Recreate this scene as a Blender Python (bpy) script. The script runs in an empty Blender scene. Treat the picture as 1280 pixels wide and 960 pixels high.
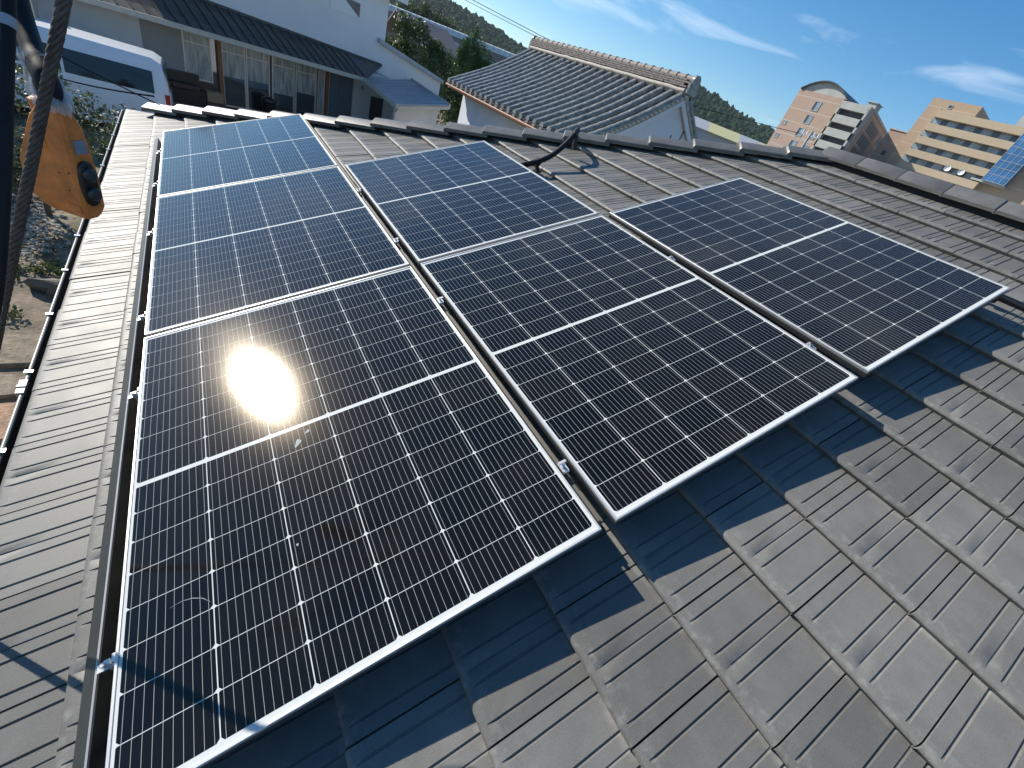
import bpy, bmesh, math, random
import numpy as np
from mathutils import Matrix, Vector
sc = bpy.context.scene
rnd = random.Random(7)
rng = np.random.default_rng(7)
rad = math.radians
AL = rad(21.0)                     # pitch of our roof
CA, SA = math.cos(AL), math.sin(AL)
Z0 = 3.2                           # height of the array's lower near corner
SUN_AZ, SUN_EL = rad(-26.8), rad(31.6)

# ------------------------------------------------------------------ camera
cam = bpy.data.cameras.new('camera')
cam.sensor_width = 36.0
cam.lens = 36.0 * 511.2 / 1280.0
cam.clip_start, cam.clip_end = 0.02, 6000
camo = bpy.data.objects.new('camera', cam)
sc.collection.objects.link(camo)
camo.matrix_world = Matrix(((0.81595613, 0.0857097, -0.57172497, 0.25443098),
                            (-0.48590073, 0.63751012, -0.59789742, -0.29597454),
                            (0.31323485, 0.76565964, 0.5618267, 4.45924116),
                            (0, 0, 0, 1)))
sc.camera = camo

# ------------------------------------------------------------------ sky, sun, exposure
world = bpy.data.worlds.new('World')
sc.world = world
world.use_nodes = True
wt = world.node_tree
wt.nodes.clear()
wo = wt.nodes.new('ShaderNodeOutputWorld')
bg = wt.nodes.new('ShaderNodeBackground')
bg.inputs['Strength'].default_value = 0.104
sky = wt.nodes.new('ShaderNodeTexSky')
sky.sky_type = 'NISHITA'
sky.sun_disc = False
sky.sun_elevation = SUN_EL
sky.sun_rotation = SUN_AZ
sky.altitude = 100
sky.air_density = 1.0
sky.dust_density = 0.15
sky.ozone_density = 3.0
# wisps of high cloud
tc = wt.nodes.new('ShaderNodeTexCoord')
mp = wt.nodes.new('ShaderNodeMapping')
mp.inputs['Rotation'].default_value = (0.0, 0.06, 0.0)
mp.inputs['Location'].default_value = (7.1, 0, 0)
mp.inputs['Scale'].default_value = (2.2, 2.2, 13.0)
nz = wt.nodes.new('ShaderNodeTexNoise')
nz.inputs['Scale'].default_value = 1.6
nz.inputs['Detail'].default_value = 7
nz.inputs['Roughness'].default_value = 0.55
nz.inputs['Distortion'].default_value = 0.6
rp = wt.nodes.new('ShaderNodeValToRGB')
rp.color_ramp.elements[0].position = 0.55
rp.color_ramp.elements[1].position = 0.84
rp.color_ramp.elements[1].color = (0.5, 0.5, 0.5, 1)
mx = wt.nodes.new('ShaderNodeMixRGB')
mx.inputs['Color2'].default_value = (8.5, 9.2, 10.0, 1)
L = wt.links.new
L(tc.outputs['Generated'], mp.inputs['Vector'])
L(mp.outputs['Vector'], nz.inputs['Vector'])
L(nz.outputs['Fac'], rp.inputs['Fac'])
L(rp.outputs['Color'], mx.inputs['Fac'])
hs = wt.nodes.new('ShaderNodeHueSaturation')
hs.inputs['Saturation'].default_value = 1.34
hs.inputs['Hue'].default_value = 0.499
L(sky.outputs['Color'], hs.inputs['Color'])
L(hs.outputs['Color'], mx.inputs['Color1'])
L(mx.outputs['Color'], bg.inputs['Color'])
L(bg.outputs['Background'], wo.inputs['Surface'])

sun = bpy.data.lights.new('sun', 'SUN')
sun.energy = 4.9
sun.angle = rad(0.53)
sun.color = (1.0, 0.93, 0.82)
suno = bpy.data.objects.new('sun', sun)
sc.collection.objects.link(suno)
sd = Vector((math.sin(SUN_AZ) * math.cos(SUN_EL), math.cos(SUN_AZ) * math.cos(SUN_EL), math.sin(SUN_EL)))
suno.rotation_euler = sd.to_track_quat('Z', 'Y').to_euler()
suno.location = (0, 0, 60)

vs = sc.view_settings
vs.view_transform = 'Standard'
vs.look = 'None'
vs.exposure = 0.52
vs.gamma = 1.0
vs.use_curve_mapping = False

# ------------------------------------------------------------------ materials
def nmat(name, col, rough=0.6, metal=0.0, var=0.0, vscale=8.0, bump=0.0, bscale=60.0, spec=0.5,
         stretch=None, col2=None, detail=5.0, rvar=0.0, coord='Object'):
    m = bpy.data.materials.new(name)
    m.use_nodes = True
    t = m.node_tree
    p = t.nodes['Principled BSDF']
    p.inputs['Base Color'].default_value = (*col, 1)
    p.inputs['Roughness'].default_value = rough
    p.inputs['Metallic'].default_value = metal
    p.inputs['Specular IOR Level'].default_value = spec
    if var or col2 or bump or rvar:
        c = t.nodes.new('ShaderNodeTexCoord')
        mpn = t.nodes.new('ShaderNodeMapping')
        if stretch: mpn.inputs['Scale'].default_value = stretch
        t.links.new(c.outputs[coord], mpn.inputs['Vector'])
        n = t.nodes.new('ShaderNodeTexNoise')
        n.inputs['Scale'].default_value = vscale
        n.inputs['Detail'].default_value = detail
        n.inputs['Roughness'].default_value = 0.6
        t.links.new(mpn.outputs['Vector'], n.inputs['Vector'])
        if var or col2:
            r = t.nodes.new('ShaderNodeValToRGB')
            r.color_ramp.elements[0].position = 0.3
            r.color_ramp.elements[1].position = 0.7
            a = tuple(x * (1 - var) for x in col)
            b = col2 if col2 else tuple(min(1, x * (1 + var)) for x in col)
            r.color_ramp.elements[0].color = (*a, 1)
            r.color_ramp.elements[1].color = (*b, 1)
            t.links.new(n.outputs['Fac'], r.inputs['Fac'])
            t.links.new(r.outputs['Color'], p.inputs['Base Color'])
        if rvar:
            mr = t.nodes.new('ShaderNodeMapRange')
            mr.inputs['To Min'].default_value = rough - rvar
            mr.inputs['To Max'].default_value = rough + rvar
            t.links.new(n.outputs['Fac'], mr.inputs['Value'])
            t.links.new(mr.outputs['Result'], p.inputs['Roughness'])
        if bump:
            n2 = t.nodes.new('ShaderNodeTexNoise')
            n2.inputs['Scale'].default_value = bscale
            n2.inputs['Detail'].default_value = 4
            t.links.new(mpn.outputs['Vector'], n2.inputs['Vector'])
            bn = t.nodes.new('ShaderNodeBump')
            bn.inputs['Strength'].default_value = bump
            bn.inputs['Distance'].default_value = 0.01
            t.links.new(n2.outputs['Fac'], bn.inputs['Height'])
            t.links.new(bn.outputs['Normal'], p.inputs['Normal'])
    return m

def N(t, typ, **kw):
    n = t.nodes.new(typ)
    for k, v in kw.items(): setattr(n, k, v)
    return n

def math_node(t, op, a, b=None):
    n = t.nodes.new('ShaderNodeMath'); n.operation = op
    for i, x in enumerate((a, b)):
        if x is None: continue
        if isinstance(x, (int, float)): n.inputs[i].default_value = x
        else: t.links.new(x, n.inputs[i])
    return n.outputs[0]

def tile_material():
    m = bpy.data.materials.new('grey_roof_tile'); m.use_nodes = True
    t = m.node_tree; p = t.nodes['Principled BSDF']
    uv = N(t, 'ShaderNodeUVMap', uv_map='UVMap')
    at = N(t, 'ShaderNodeAttribute', attribute_name='rnd')
    mp1 = t.nodes.new('ShaderNodeMapping'); mp1.inputs['Scale'].default_value = (160, 9, 1)   # fine brush streaks up the slope
    t.links.new(uv.outputs[0], mp1.inputs['Vector'])
    n1 = t.nodes.new('ShaderNodeTexNoise'); n1.inputs['Scale'].default_value = 1.0; n1.inputs['Detail'].default_value = 5
    t.links.new(mp1.outputs[0], n1.inputs['Vector'])
    n2 = t.nodes.new('ShaderNodeTexNoise'); n2.inputs['Scale'].default_value = 7.0; n2.inputs['Detail'].default_value = 6; n2.inputs['Roughness'].default_value = 0.65
    t.links.new(uv.outputs[0], n2.inputs['Vector'])
    n3 = t.nodes.new('ShaderNodeTexNoise'); n3.inputs['Scale'].default_value = 260.0; n3.inputs['Detail'].default_value = 3
    t.links.new(uv.outputs[0], n3.inputs['Vector'])
    v = math_node(t, 'MULTIPLY_ADD', n2.outputs['Fac'], 0.55); v.node.inputs[2].default_value = 0.55
    v2 = math_node(t, 'MULTIPLY_ADD', n1.outputs['Fac'], 0.12); v2.node.inputs[2].default_value = 0.94
    v3 = math_node(t, 'MULTIPLY_ADD', n3.outputs['Fac'], 0.55); v3.node.inputs[2].default_value = 0.72
    v4 = math_node(t, 'MULTIPLY_ADD', at.outputs['Fac'], 0.36); v4.node.inputs[2].default_value = 0.82
    v = math_node(t, 'MULTIPLY', v, v2); v = math_node(t, 'MULTIPLY', v, v3); v = math_node(t, 'MULTIPLY', v, v4)
    vm = t.nodes.new('ShaderNodeVectorMath'); vm.operation = 'SCALE'
    vm.inputs[0].default_value = (0.170, 0.166, 0.153)
    t.links.new(v, vm.inputs['Scale'])
    uv2 = N(t, 'ShaderNodeUVMap', uv_map='tile'); sp = t.nodes.new('ShaderNodeSeparateXYZ'); t.links.new(uv2.outputs[0], sp.inputs[0])
    n4 = t.nodes.new('ShaderNodeTexNoise'); n4.inputs['Scale'].default_value = 34.0; n4.inputs['Detail'].default_value = 5; n4.inputs['Roughness'].default_value = 0.6
    t.links.new(uv.outputs[0], n4.inputs['Vector'])
    mr = t.nodes.new('ShaderNodeMapRange'); mr.inputs['From Min'].default_value = 0.10; mr.inputs['From Max'].default_value = 0.012   # chalky wear near the lower edge
    t.links.new(sp.outputs[1], mr.inputs['Value'])
    mr2 = t.nodes.new('ShaderNodeMapRange'); mr2.inputs['From Min'].default_value = 0.50; mr2.inputs['From Max'].default_value = 0.72
    t.links.new(n4.outputs['Fac'], mr2.inputs['Value'])
    mr3 = t.nodes.new('ShaderNodeMapRange'); mr3.inputs['From Min'].default_value = 0.262; mr3.inputs['From Max'].default_value = 0.276   # pale band painting in the sunlit line at the foot of the next course
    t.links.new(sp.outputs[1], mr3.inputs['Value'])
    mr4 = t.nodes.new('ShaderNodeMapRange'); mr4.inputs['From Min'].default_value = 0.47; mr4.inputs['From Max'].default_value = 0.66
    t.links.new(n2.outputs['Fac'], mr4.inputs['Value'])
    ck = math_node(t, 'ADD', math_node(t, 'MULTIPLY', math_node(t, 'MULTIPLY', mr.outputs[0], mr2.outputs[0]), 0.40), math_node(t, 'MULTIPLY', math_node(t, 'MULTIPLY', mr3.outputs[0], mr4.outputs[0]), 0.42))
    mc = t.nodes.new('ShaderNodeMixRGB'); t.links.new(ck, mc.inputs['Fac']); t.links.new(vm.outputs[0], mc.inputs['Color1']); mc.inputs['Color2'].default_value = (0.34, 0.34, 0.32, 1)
    t.links.new(mc.outputs[0], p.inputs['Base Color'])
    r = math_node(t, 'MULTIPLY_ADD', n2.outputs['Fac'], 0.20); r.node.inputs[2].default_value = 0.42
    t.links.new(r, p.inputs['Roughness'])
    h = math_node(t, 'ADD', n3.outputs['Fac'], math_node(t, 'MULTIPLY', n1.outputs['Fac'], 0.04))
    b = t.nodes.new('ShaderNodeBump'); b.inputs['Strength'].default_value = 0.22; b.inputs['Distance'].default_value = 0.001
    t.links.new(h, b.inputs['Height']); t.links.new(b.outputs[0], p.inputs['Normal'])
    p.inputs['Specular IOR Level'].default_value = 0.36
    return m

def cell_material():
    m = bpy.data.materials.new('solar_cell'); m.use_nodes = True
    t = m.node_tree; p = t.nodes['Principled BSDF']
    uv = N(t, 'ShaderNodeUVMap', uv_map='UVMap')
    sx = t.nodes.new('ShaderNodeSeparateXYZ'); t.links.new(uv.outputs[0], sx.inputs[0])
    f = math_node(t, 'FRACT', math_node(t, 'MULTIPLY', sx.outputs[0], 10.0))
    d = math_node(t, 'ABSOLUTE', math_node(t, 'SUBTRACT', f, 0.5))
    line = math_node(t, 'LESS_THAN', d, 0.030)
    at = N(t, 'ShaderNodeAttribute', attribute_name='rnd')
    c0 = t.nodes.new('ShaderNodeMixRGB'); t.links.new(at.outputs['Fac'], c0.inputs['Fac'])
    c0.inputs['Color1'].default_value = (0.0035, 0.0038, 0.0050, 1)
    c0.inputs['Color2'].default_value = (0.0065, 0.0058, 0.0060, 1)
    c1 = t.nodes.new('ShaderNodeMixRGB'); t.links.new(line, c1.inputs['Fac'])
    t.links.new(c0.outputs[0], c1.inputs['Color1']); c1.inputs['Color2'].default_value = (0.30, 0.29, 0.27, 1)
    t.links.new(c1.outputs[0], p.inputs['Base Color'])
    glassy(t, p)
    return m

GLASS_R = 0.092
def glassy(t, p):
    p.inputs['IOR'].default_value = 1.5
    p.inputs['Specular Tint'].default_value = (1.0, 0.86, 0.66, 1)
    c = t.nodes.new('ShaderNodeTexCoord')
    n = t.nodes.new('ShaderNodeTexNoise'); n.inputs['Scale'].default_value = 520.0; n.inputs['Detail'].default_value = 1
    t.links.new(c.outputs['Object'], n.inputs['Vector'])
    b = t.nodes.new('ShaderNodeBump'); b.inputs['Strength'].default_value = 0.075; b.inputs['Distance'].default_value = 0.0005
    t.links.new(n.outputs['Fac'], b.inputs['Height']); t.links.new(b.outputs[0], p.inputs['Normal'])
    n2 = t.nodes.new('ShaderNodeTexNoise'); n2.inputs['Scale'].default_value = 3.0; n2.inputs['Detail'].default_value = 6
    t.links.new(c.outputs['Object'], n2.inputs['Vector'])
    r = math_node(t, 'MULTIPLY_ADD', n2.outputs['Fac'], 0.03); r.node.inputs[2].default_value = GLASS_R - 0.015
    t.links.new(r, p.inputs['Roughness'])

def backsheet_material():
    m = bpy.data.materials.new('white_backsheet'); m.use_nodes = True
    t = m.node_tree; p = t.nodes['Principled BSDF']
    p.inputs['Base Color'].default_value = (0.58, 0.60, 0.58, 1)
    glassy(t, p)
    return m

def leaf_material(name, c1, c2):
    m = bpy.data.materials.new(name); m.use_nodes = True
    t = m.node_tree; p = t.nodes['Principled BSDF']
    at = N(t, 'ShaderNodeAttribute', attribute_name='rnd')
    c0 = t.nodes.new('ShaderNodeMixRGB'); t.links.new(at.outputs['Fac'], c0.inputs['Fac'])
    c0.inputs['Color1'].default_value = (*c1, 1); c0.inputs['Color2'].default_value = (*c2, 1)
    t.links.new(c0.outputs[0], p.inputs['Base Color'])
    p.inputs['Roughness'].default_value = 0.5
    tr = t.nodes.new('ShaderNodeBsdfTranslucent'); t.links.new(c0.outputs[0], tr.inputs['Color'])
    ms = t.nodes.new('ShaderNodeMixShader'); ms.inputs[0].default_value = 0.3
    t.links.new(p.outputs[0], ms.inputs[1]); t.links.new(tr.outputs[0], ms.inputs[2])
    t.links.new(ms.outputs[0], t.nodes['Material Output'].inputs['Surface'])
    return m

def brick_material(name, c1, c2, mortar, scale):
    m = bpy.data.materials.new(name); m.use_nodes = True
    t = m.node_tree; p = t.nodes['Principled BSDF']
    n = t.nodes.new('ShaderNodeTexNoise'); n.inputs['Scale'].default_value = 0.6; n.inputs['Detail'].default_value = 8
    c = t.nodes.new('ShaderNodeTexCoord'); t.links.new(c.outputs['Object'], n.inputs['Vector'])
    r = t.nodes.new('ShaderNodeMixRGB'); r.inputs['Color1'].default_value = (*c1, 1); r.inputs['Color2'].default_value = (*c2, 1)
    t.links.new(n.outputs['Fac'], r.inputs['Fac'])
    sx = t.nodes.new('ShaderNodeSeparateXYZ'); t.links.new(c.outputs['Object'], sx.inputs[0])
    f = math_node(t, 'FRACT', math_node(t, 'MULTIPLY', sx.outputs[2], 1.0 / scale))
    ln = math_node(t, 'LESS_THAN', f, 0.06)
    r2 = t.nodes.new('ShaderNodeMixRGB'); t.links.new(ln, r2.inputs['Fac'])
    t.links.new(r.outputs[0], r2.inputs['Color1']); r2.inputs['Color2'].default_value = (*mortar, 1)
    t.links.new(r2.outputs[0], p.inputs['Base Color']); p.inputs['Roughness'].default_value = 0.75
    return m

MT = {}
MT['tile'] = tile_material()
MT['cap'] = nmat('ridge_tile', (0.12, 0.118, 0.112), 0.42, var=0.22, vscale=9, bump=0.15, bscale=180)
MT['cell'] = cell_material()
MT['sheet'] = backsheet_material()
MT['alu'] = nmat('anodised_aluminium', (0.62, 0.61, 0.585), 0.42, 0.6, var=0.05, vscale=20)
MT['alushade'] = nmat('shaded_aluminium', (0.09, 0.09, 0.088), 0.45, 0.6, var=0.05, vscale=20)  # darker copy of the frame aluminium, shade of the side walls in its colour
MT['railm'] = nmat('dull_rail', (0.12, 0.115, 0.10), 0.55, 0.2, var=0.1)
MT['steel'] = nmat('bright_steel', (0.75, 0.75, 0.73), 0.25, 1.0)
MT['skirt'] = nmat('dark_bronze_skirt', (0.040, 0.042, 0.038), 0.38, 0.3, var=0.12, vscale=5)
MT['black'] = nmat('black_rubber', (0.012, 0.012, 0.013), 0.6, var=0.2, vscale=20, spec=0.25)
MT['gutter'] = nmat('dark_gutter', (0.030, 0.026, 0.024), 0.4, var=0.2, vscale=6)
MT['bead'] = nmat('gutter_bead', (0.30, 0.29, 0.25), 0.35, var=0.1)
MT['wallw'] = nmat('white_stucco', (0.62, 0.61, 0.58), 0.85, var=0.07, vscale=1.5, bump=0.2, bscale=50)
MT['wallg'] = nmat('pale_grey_wall', (0.58, 0.59, 0.58), 0.8, var=0.06, vscale=1.2, bump=0.2, bscale=40)
MT['wallup'] = nmat('upper_wall_white', (0.68, 0.69, 0.69), 0.85, var=0.05, vscale=0.9, bump=0.25, bscale=30)
MT['panelg'] = nmat('warm_grey_panel', (0.27, 0.27, 0.25), 0.7, var=0.06, vscale=2)
MT['metalroof'] = nmat('slate_metal_roof', (0.045, 0.050, 0.056), 0.42, 0.2, var=0.15, vscale=1.5)
MT['porchroof'] = nmat('ribbed_metal_roof', (0.40, 0.39, 0.43), 0.30, 0.6, var=0.12, vscale=2)
MT['fascia'] = nmat('cream_fascia', (0.46, 0.44, 0.38), 0.5, var=0.08)
MT['wood'] = nmat('brown_wood_post', (0.20, 0.085, 0.035), 0.5, var=0.25, vscale=6, stretch=(8, 8, 1))
MT['darkwood'] = nmat('dark_wood', (0.05, 0.022, 0.018), 0.5, var=0.3, vscale=5)
MT['brown'] = nmat('brown_boards', (0.10, 0.085, 0.070), 0.7, var=0.25, vscale=3, stretch=(6, 6, 0.6))
MT['alframe'] = nmat('window_aluminium', (0.55, 0.53, 0.47), 0.4, 0.3)
MT['glass'] = nmat('window_glass', (0.020, 0.026, 0.026), 0.03, spec=1.0)
MT['glass'].node_tree.nodes['Principled BSDF'].inputs['IOR'].default_value = 2.1
MT['panerefl'] = nmat('pane_reflection', (0.30, 0.33, 0.30), 0.25, var=0.5, vscale=2.2, stretch=(5, 5, 0.8), col2=(0.50, 0.52, 0.47))  # bright window reflections painted as pale streaks
MT['pane_cover'] = nmat('blue_blind', (0.10, 0.13, 0.16), 0.6, var=0.3, vscale=1, stretch=(30, 30, 0.3))
MT['van'] = nmat('white_van_paint', (0.75, 0.77, 0.80), 0.22, var=0.02)
MT['vanglass'] = nmat('tinted_glass', (0.006, 0.009, 0.014), 0.05)
MT['red'] = nmat('red_lamp', (0.45, 0.02, 0.02), 0.2)
MT['tyre'] = nmat('tyre', (0.02, 0.02, 0.02), 0.8)
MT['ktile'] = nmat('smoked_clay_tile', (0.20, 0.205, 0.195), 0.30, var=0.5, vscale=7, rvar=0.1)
MT['kpanshade'] = nmat('shaded_pan_tile', (0.025, 0.026, 0.026), 0.5, var=0.4, vscale=9)  # same clay, darkened in colour for the shadow between the rolls
MT['knoshi'] = nmat('weathered_ridge_tile', (0.15, 0.138, 0.126), 0.7, var=0.45, vscale=14)
MT['plaster'] = nmat('ridge_plaster', (0.40, 0.365, 0.32), 0.8, var=0.2, vscale=8)
MT['copper'] = nmat('rusty_gutter', (0.22, 0.10, 0.06), 0.6, var=0.35, vscale=4)
MT['kwall'] = nmat('storehouse_plaster', (0.60, 0.62, 0.66), 0.85, var=0.07, vscale=1.2)
MT['brickp'] = brick_material('pink_brown_brick', (0.32, 0.225, 0.17), (0.40, 0.285, 0.215), (0.44, 0.38, 0.32), 3.0)
MT['brickb'] = brick_material('beige_brick', (0.34, 0.245, 0.165), (0.42, 0.305, 0.205), (0.45, 0.37, 0.28), 2.75)
MT['conc'] = nmat('pale_concrete', (0.36, 0.37, 0.35), 0.8, var=0.12, vscale=0.6)
MT['beige'] = nmat('beige_panel', (0.42, 0.335, 0.23), 0.75, var=0.05, vscale=0.8)
MT['dwin'] = nmat('dark_window', (0.05, 0.06, 0.075), 0.12)
MT['slat'] = nmat('dark_slats', (0.035, 0.038, 0.045), 0.55)
MT['lwin'] = nmat('pale_window', (0.22, 0.27, 0.32), 0.12, var=0.4, vscale=0.7)
MT['bluegl'] = nmat('blue_curtain_glass', (0.035, 0.13, 0.30), 0.08, var=0.5, vscale=0.25)
MT['greyroof'] = nmat('grey_house_roof', (0.17, 0.15, 0.15), 0.7, var=0.15)
MT['vinyl'] = nmat('greenhouse_vinyl', (0.58, 0.60, 0.56), 0.4, var=0.15, vscale=0.4)
MT['yellow'] = nmat('yellow_sheet', (0.50, 0.47, 0.24), 0.5)
MT['gsheet'] = nmat('grey_sheet', (0.35, 0.37, 0.40), 0.5, var=0.1)
MT['trunk'] = nmat('bark', (0.09, 0.065, 0.045), 0.9, var=0.3, vscale=15)
MT['leafd'] = leaf_material('dark_leaves', (0.012, 0.030, 0.012), (0.06, 0.095, 0.03))
MT['leafm'] = leaf_material('olive_leaves', (0.03, 0.06, 0.016), (0.13, 0.16, 0.05))
MT['leafb'] = leaf_material('bush_leaves', (0.016, 0.045, 0.012), (0.10, 0.15, 0.04))
MT['leafc'] = leaf_material('conifer_leaves', (0.018, 0.065, 0.014), (0.075, 0.16, 0.03))
MT['leafy'] = leaf_material('shrub_leaves', (0.02, 0.04, 0.018), (0.13, 0.16, 0.08))
MT['forest'] = leaf_material('forest_crowns', (0.018, 0.044, 0.022), (0.042, 0.076, 0.032))
MT['forest'].node_tree.nodes['Principled BSDF'].inputs['Roughness'].default_value = 1.0
MT['forest'].node_tree.nodes['Principled BSDF'].inputs['Specular IOR Level'].default_value = 0.05
MT['hill'] = nmat('hill_ground', (0.03, 0.04, 0.02), 0.9, var=0.3, vscale=0.05)
MT['orange'] = nmat('orange_plastic', (0.68, 0.215, 0.05), 0.48, var=0.30, vscale=34, bump=0.05, bscale=90)
MT['label'] = nmat('grey_blue_sticker', (0.20, 0.26, 0.32), 0.5, var=0.15, vscale=60)
MT['rope'] = nmat('steel_rope', (0.080, 0.068, 0.060), 0.5, 0.4, var=0.35, vscale=80)
MT['stone'] = nmat('flagstone', (0.21, 0.17, 0.12), 0.9, var=0.45, vscale=9, bump=1.0, bscale=30)
MT['stonep'] = nmat('pink_flagstone', (0.32, 0.20, 0.13), 0.9, var=0.5, vscale=12, bump=1.0, bscale=30)
MT['card'] = nmat('cardboard', (0.30, 0.20, 0.12), 0.7, var=0.1)
MT['dish'] = nmat('white_dish', (0.7, 0.7, 0.7), 0.5)
MT['blackpl'] = nmat('black_plastic', (0.01, 0.011, 0.013), 0.3)

def film_material():
    m = bpy.data.materials.new('clear_plastic_film'); m.use_nodes = True
    t = m.node_tree; p = t.nodes['Principled BSDF']
    p.inputs['Base Color'].default_value = (0.75, 0.74, 0.70, 1); p.inputs['Roughness'].default_value = 0.25
    tr = t.nodes.new('ShaderNodeBsdfTransparent')
    ms = t.nodes.new('ShaderNodeMixShader'); ms.inputs[0].default_value = 0.38
    t.links.new(tr.outputs[0], ms.inputs[1]); t.links.new(p.outputs[0], ms.inputs[2])
    t.links.new(ms.outputs[0], t.nodes['Material Output'].inputs['Surface'])
    return m
MT['film'] = film_material()

def ground_material():
    m = bpy.data.materials.new('dirt_ground'); m.use_nodes = True
    t = m.node_tree; p = t.nodes['Principled BSDF']
    c = t.nodes.new('ShaderNodeTexCoord')
    def noise(s, d=6):
        n = t.nodes.new('ShaderNodeTexNoise'); n.inputs['Scale'].default_value = s; n.inputs['Detail'].default_value = d
        n.inputs['Roughness'].default_value = 0.65
        t.links.new(c.outputs['Object'], n.inputs['Vector']); return n.outputs['Fac']
    r = t.nodes.new('ShaderNodeValToRGB')
    e = r.color_ramp.elements
    e[0].position = 0.34; e[0].color = (0.10, 0.075, 0.05, 1)
    e[1].position = 0.66; e[1].color = (0.30, 0.24, 0.17, 1)
    t.links.new(noise(2.2, 9), r.inputs['Fac'])
    g = t.nodes.new('ShaderNodeValToRGB')
    g.color_ramp.elements[0].position = 0.52; g.color_ramp.elements[1].position = 0.64
    t.links.new(noise(0.5), g.inputs['Fac'])
    mm = t.nodes.new('ShaderNodeMixRGB'); t.links.new(g.outputs['Color'], mm.inputs['Fac'])
    t.links.new(r.outputs['Color'], mm.inputs['Color1']); mm.inputs['Color2'].default_value = (0.07, 0.085, 0.035, 1)
    t.links.new(mm.outputs[0], p.inputs['Base Color']); p.inputs['Roughness'].default_value = 0.9
    b = t.nodes.new('ShaderNodeBump'); b.inputs['Strength'].default_value = 0.8; b.inputs['Distance'].default_value = 0.04
    t.links.new(noise(14, 8), b.inputs['Height']); t.links.new(b.outputs[0], p.inputs['Normal'])
    return m
MT['ground'] = ground_material()

# ------------------------------------------------------------------ helpers
WM = {}                                   # world matrix of every object made
def Wp(u, v, h):                          # roof coordinates (along eave, up slope, above glass) -> world
    return Vector((v * CA - h * SA, u, v * SA + h * CA + Z0))

def thing(name, loc, label, cat, group=None, rot=(0, 0, 0), kind=None):
    o = bpy.data.objects.new(name, None)
    o.empty_display_size = 0.1
    sc.collection.objects.link(o)
    o.location = loc; o.rotation_euler = rot
    WM[o.name] = Matrix.LocRotScale(Vector(loc), __import__('mathutils').Euler(rot), None)
    tag(o, label, cat, group, kind)
    return o

def tag(o, label=None, cat=None, group=None, kind=None):
    if label: o['label'] = label
    if cat: o['category'] = cat
    if group: o['group'] = group
    if kind: o['kind'] = kind
    return o

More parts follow.
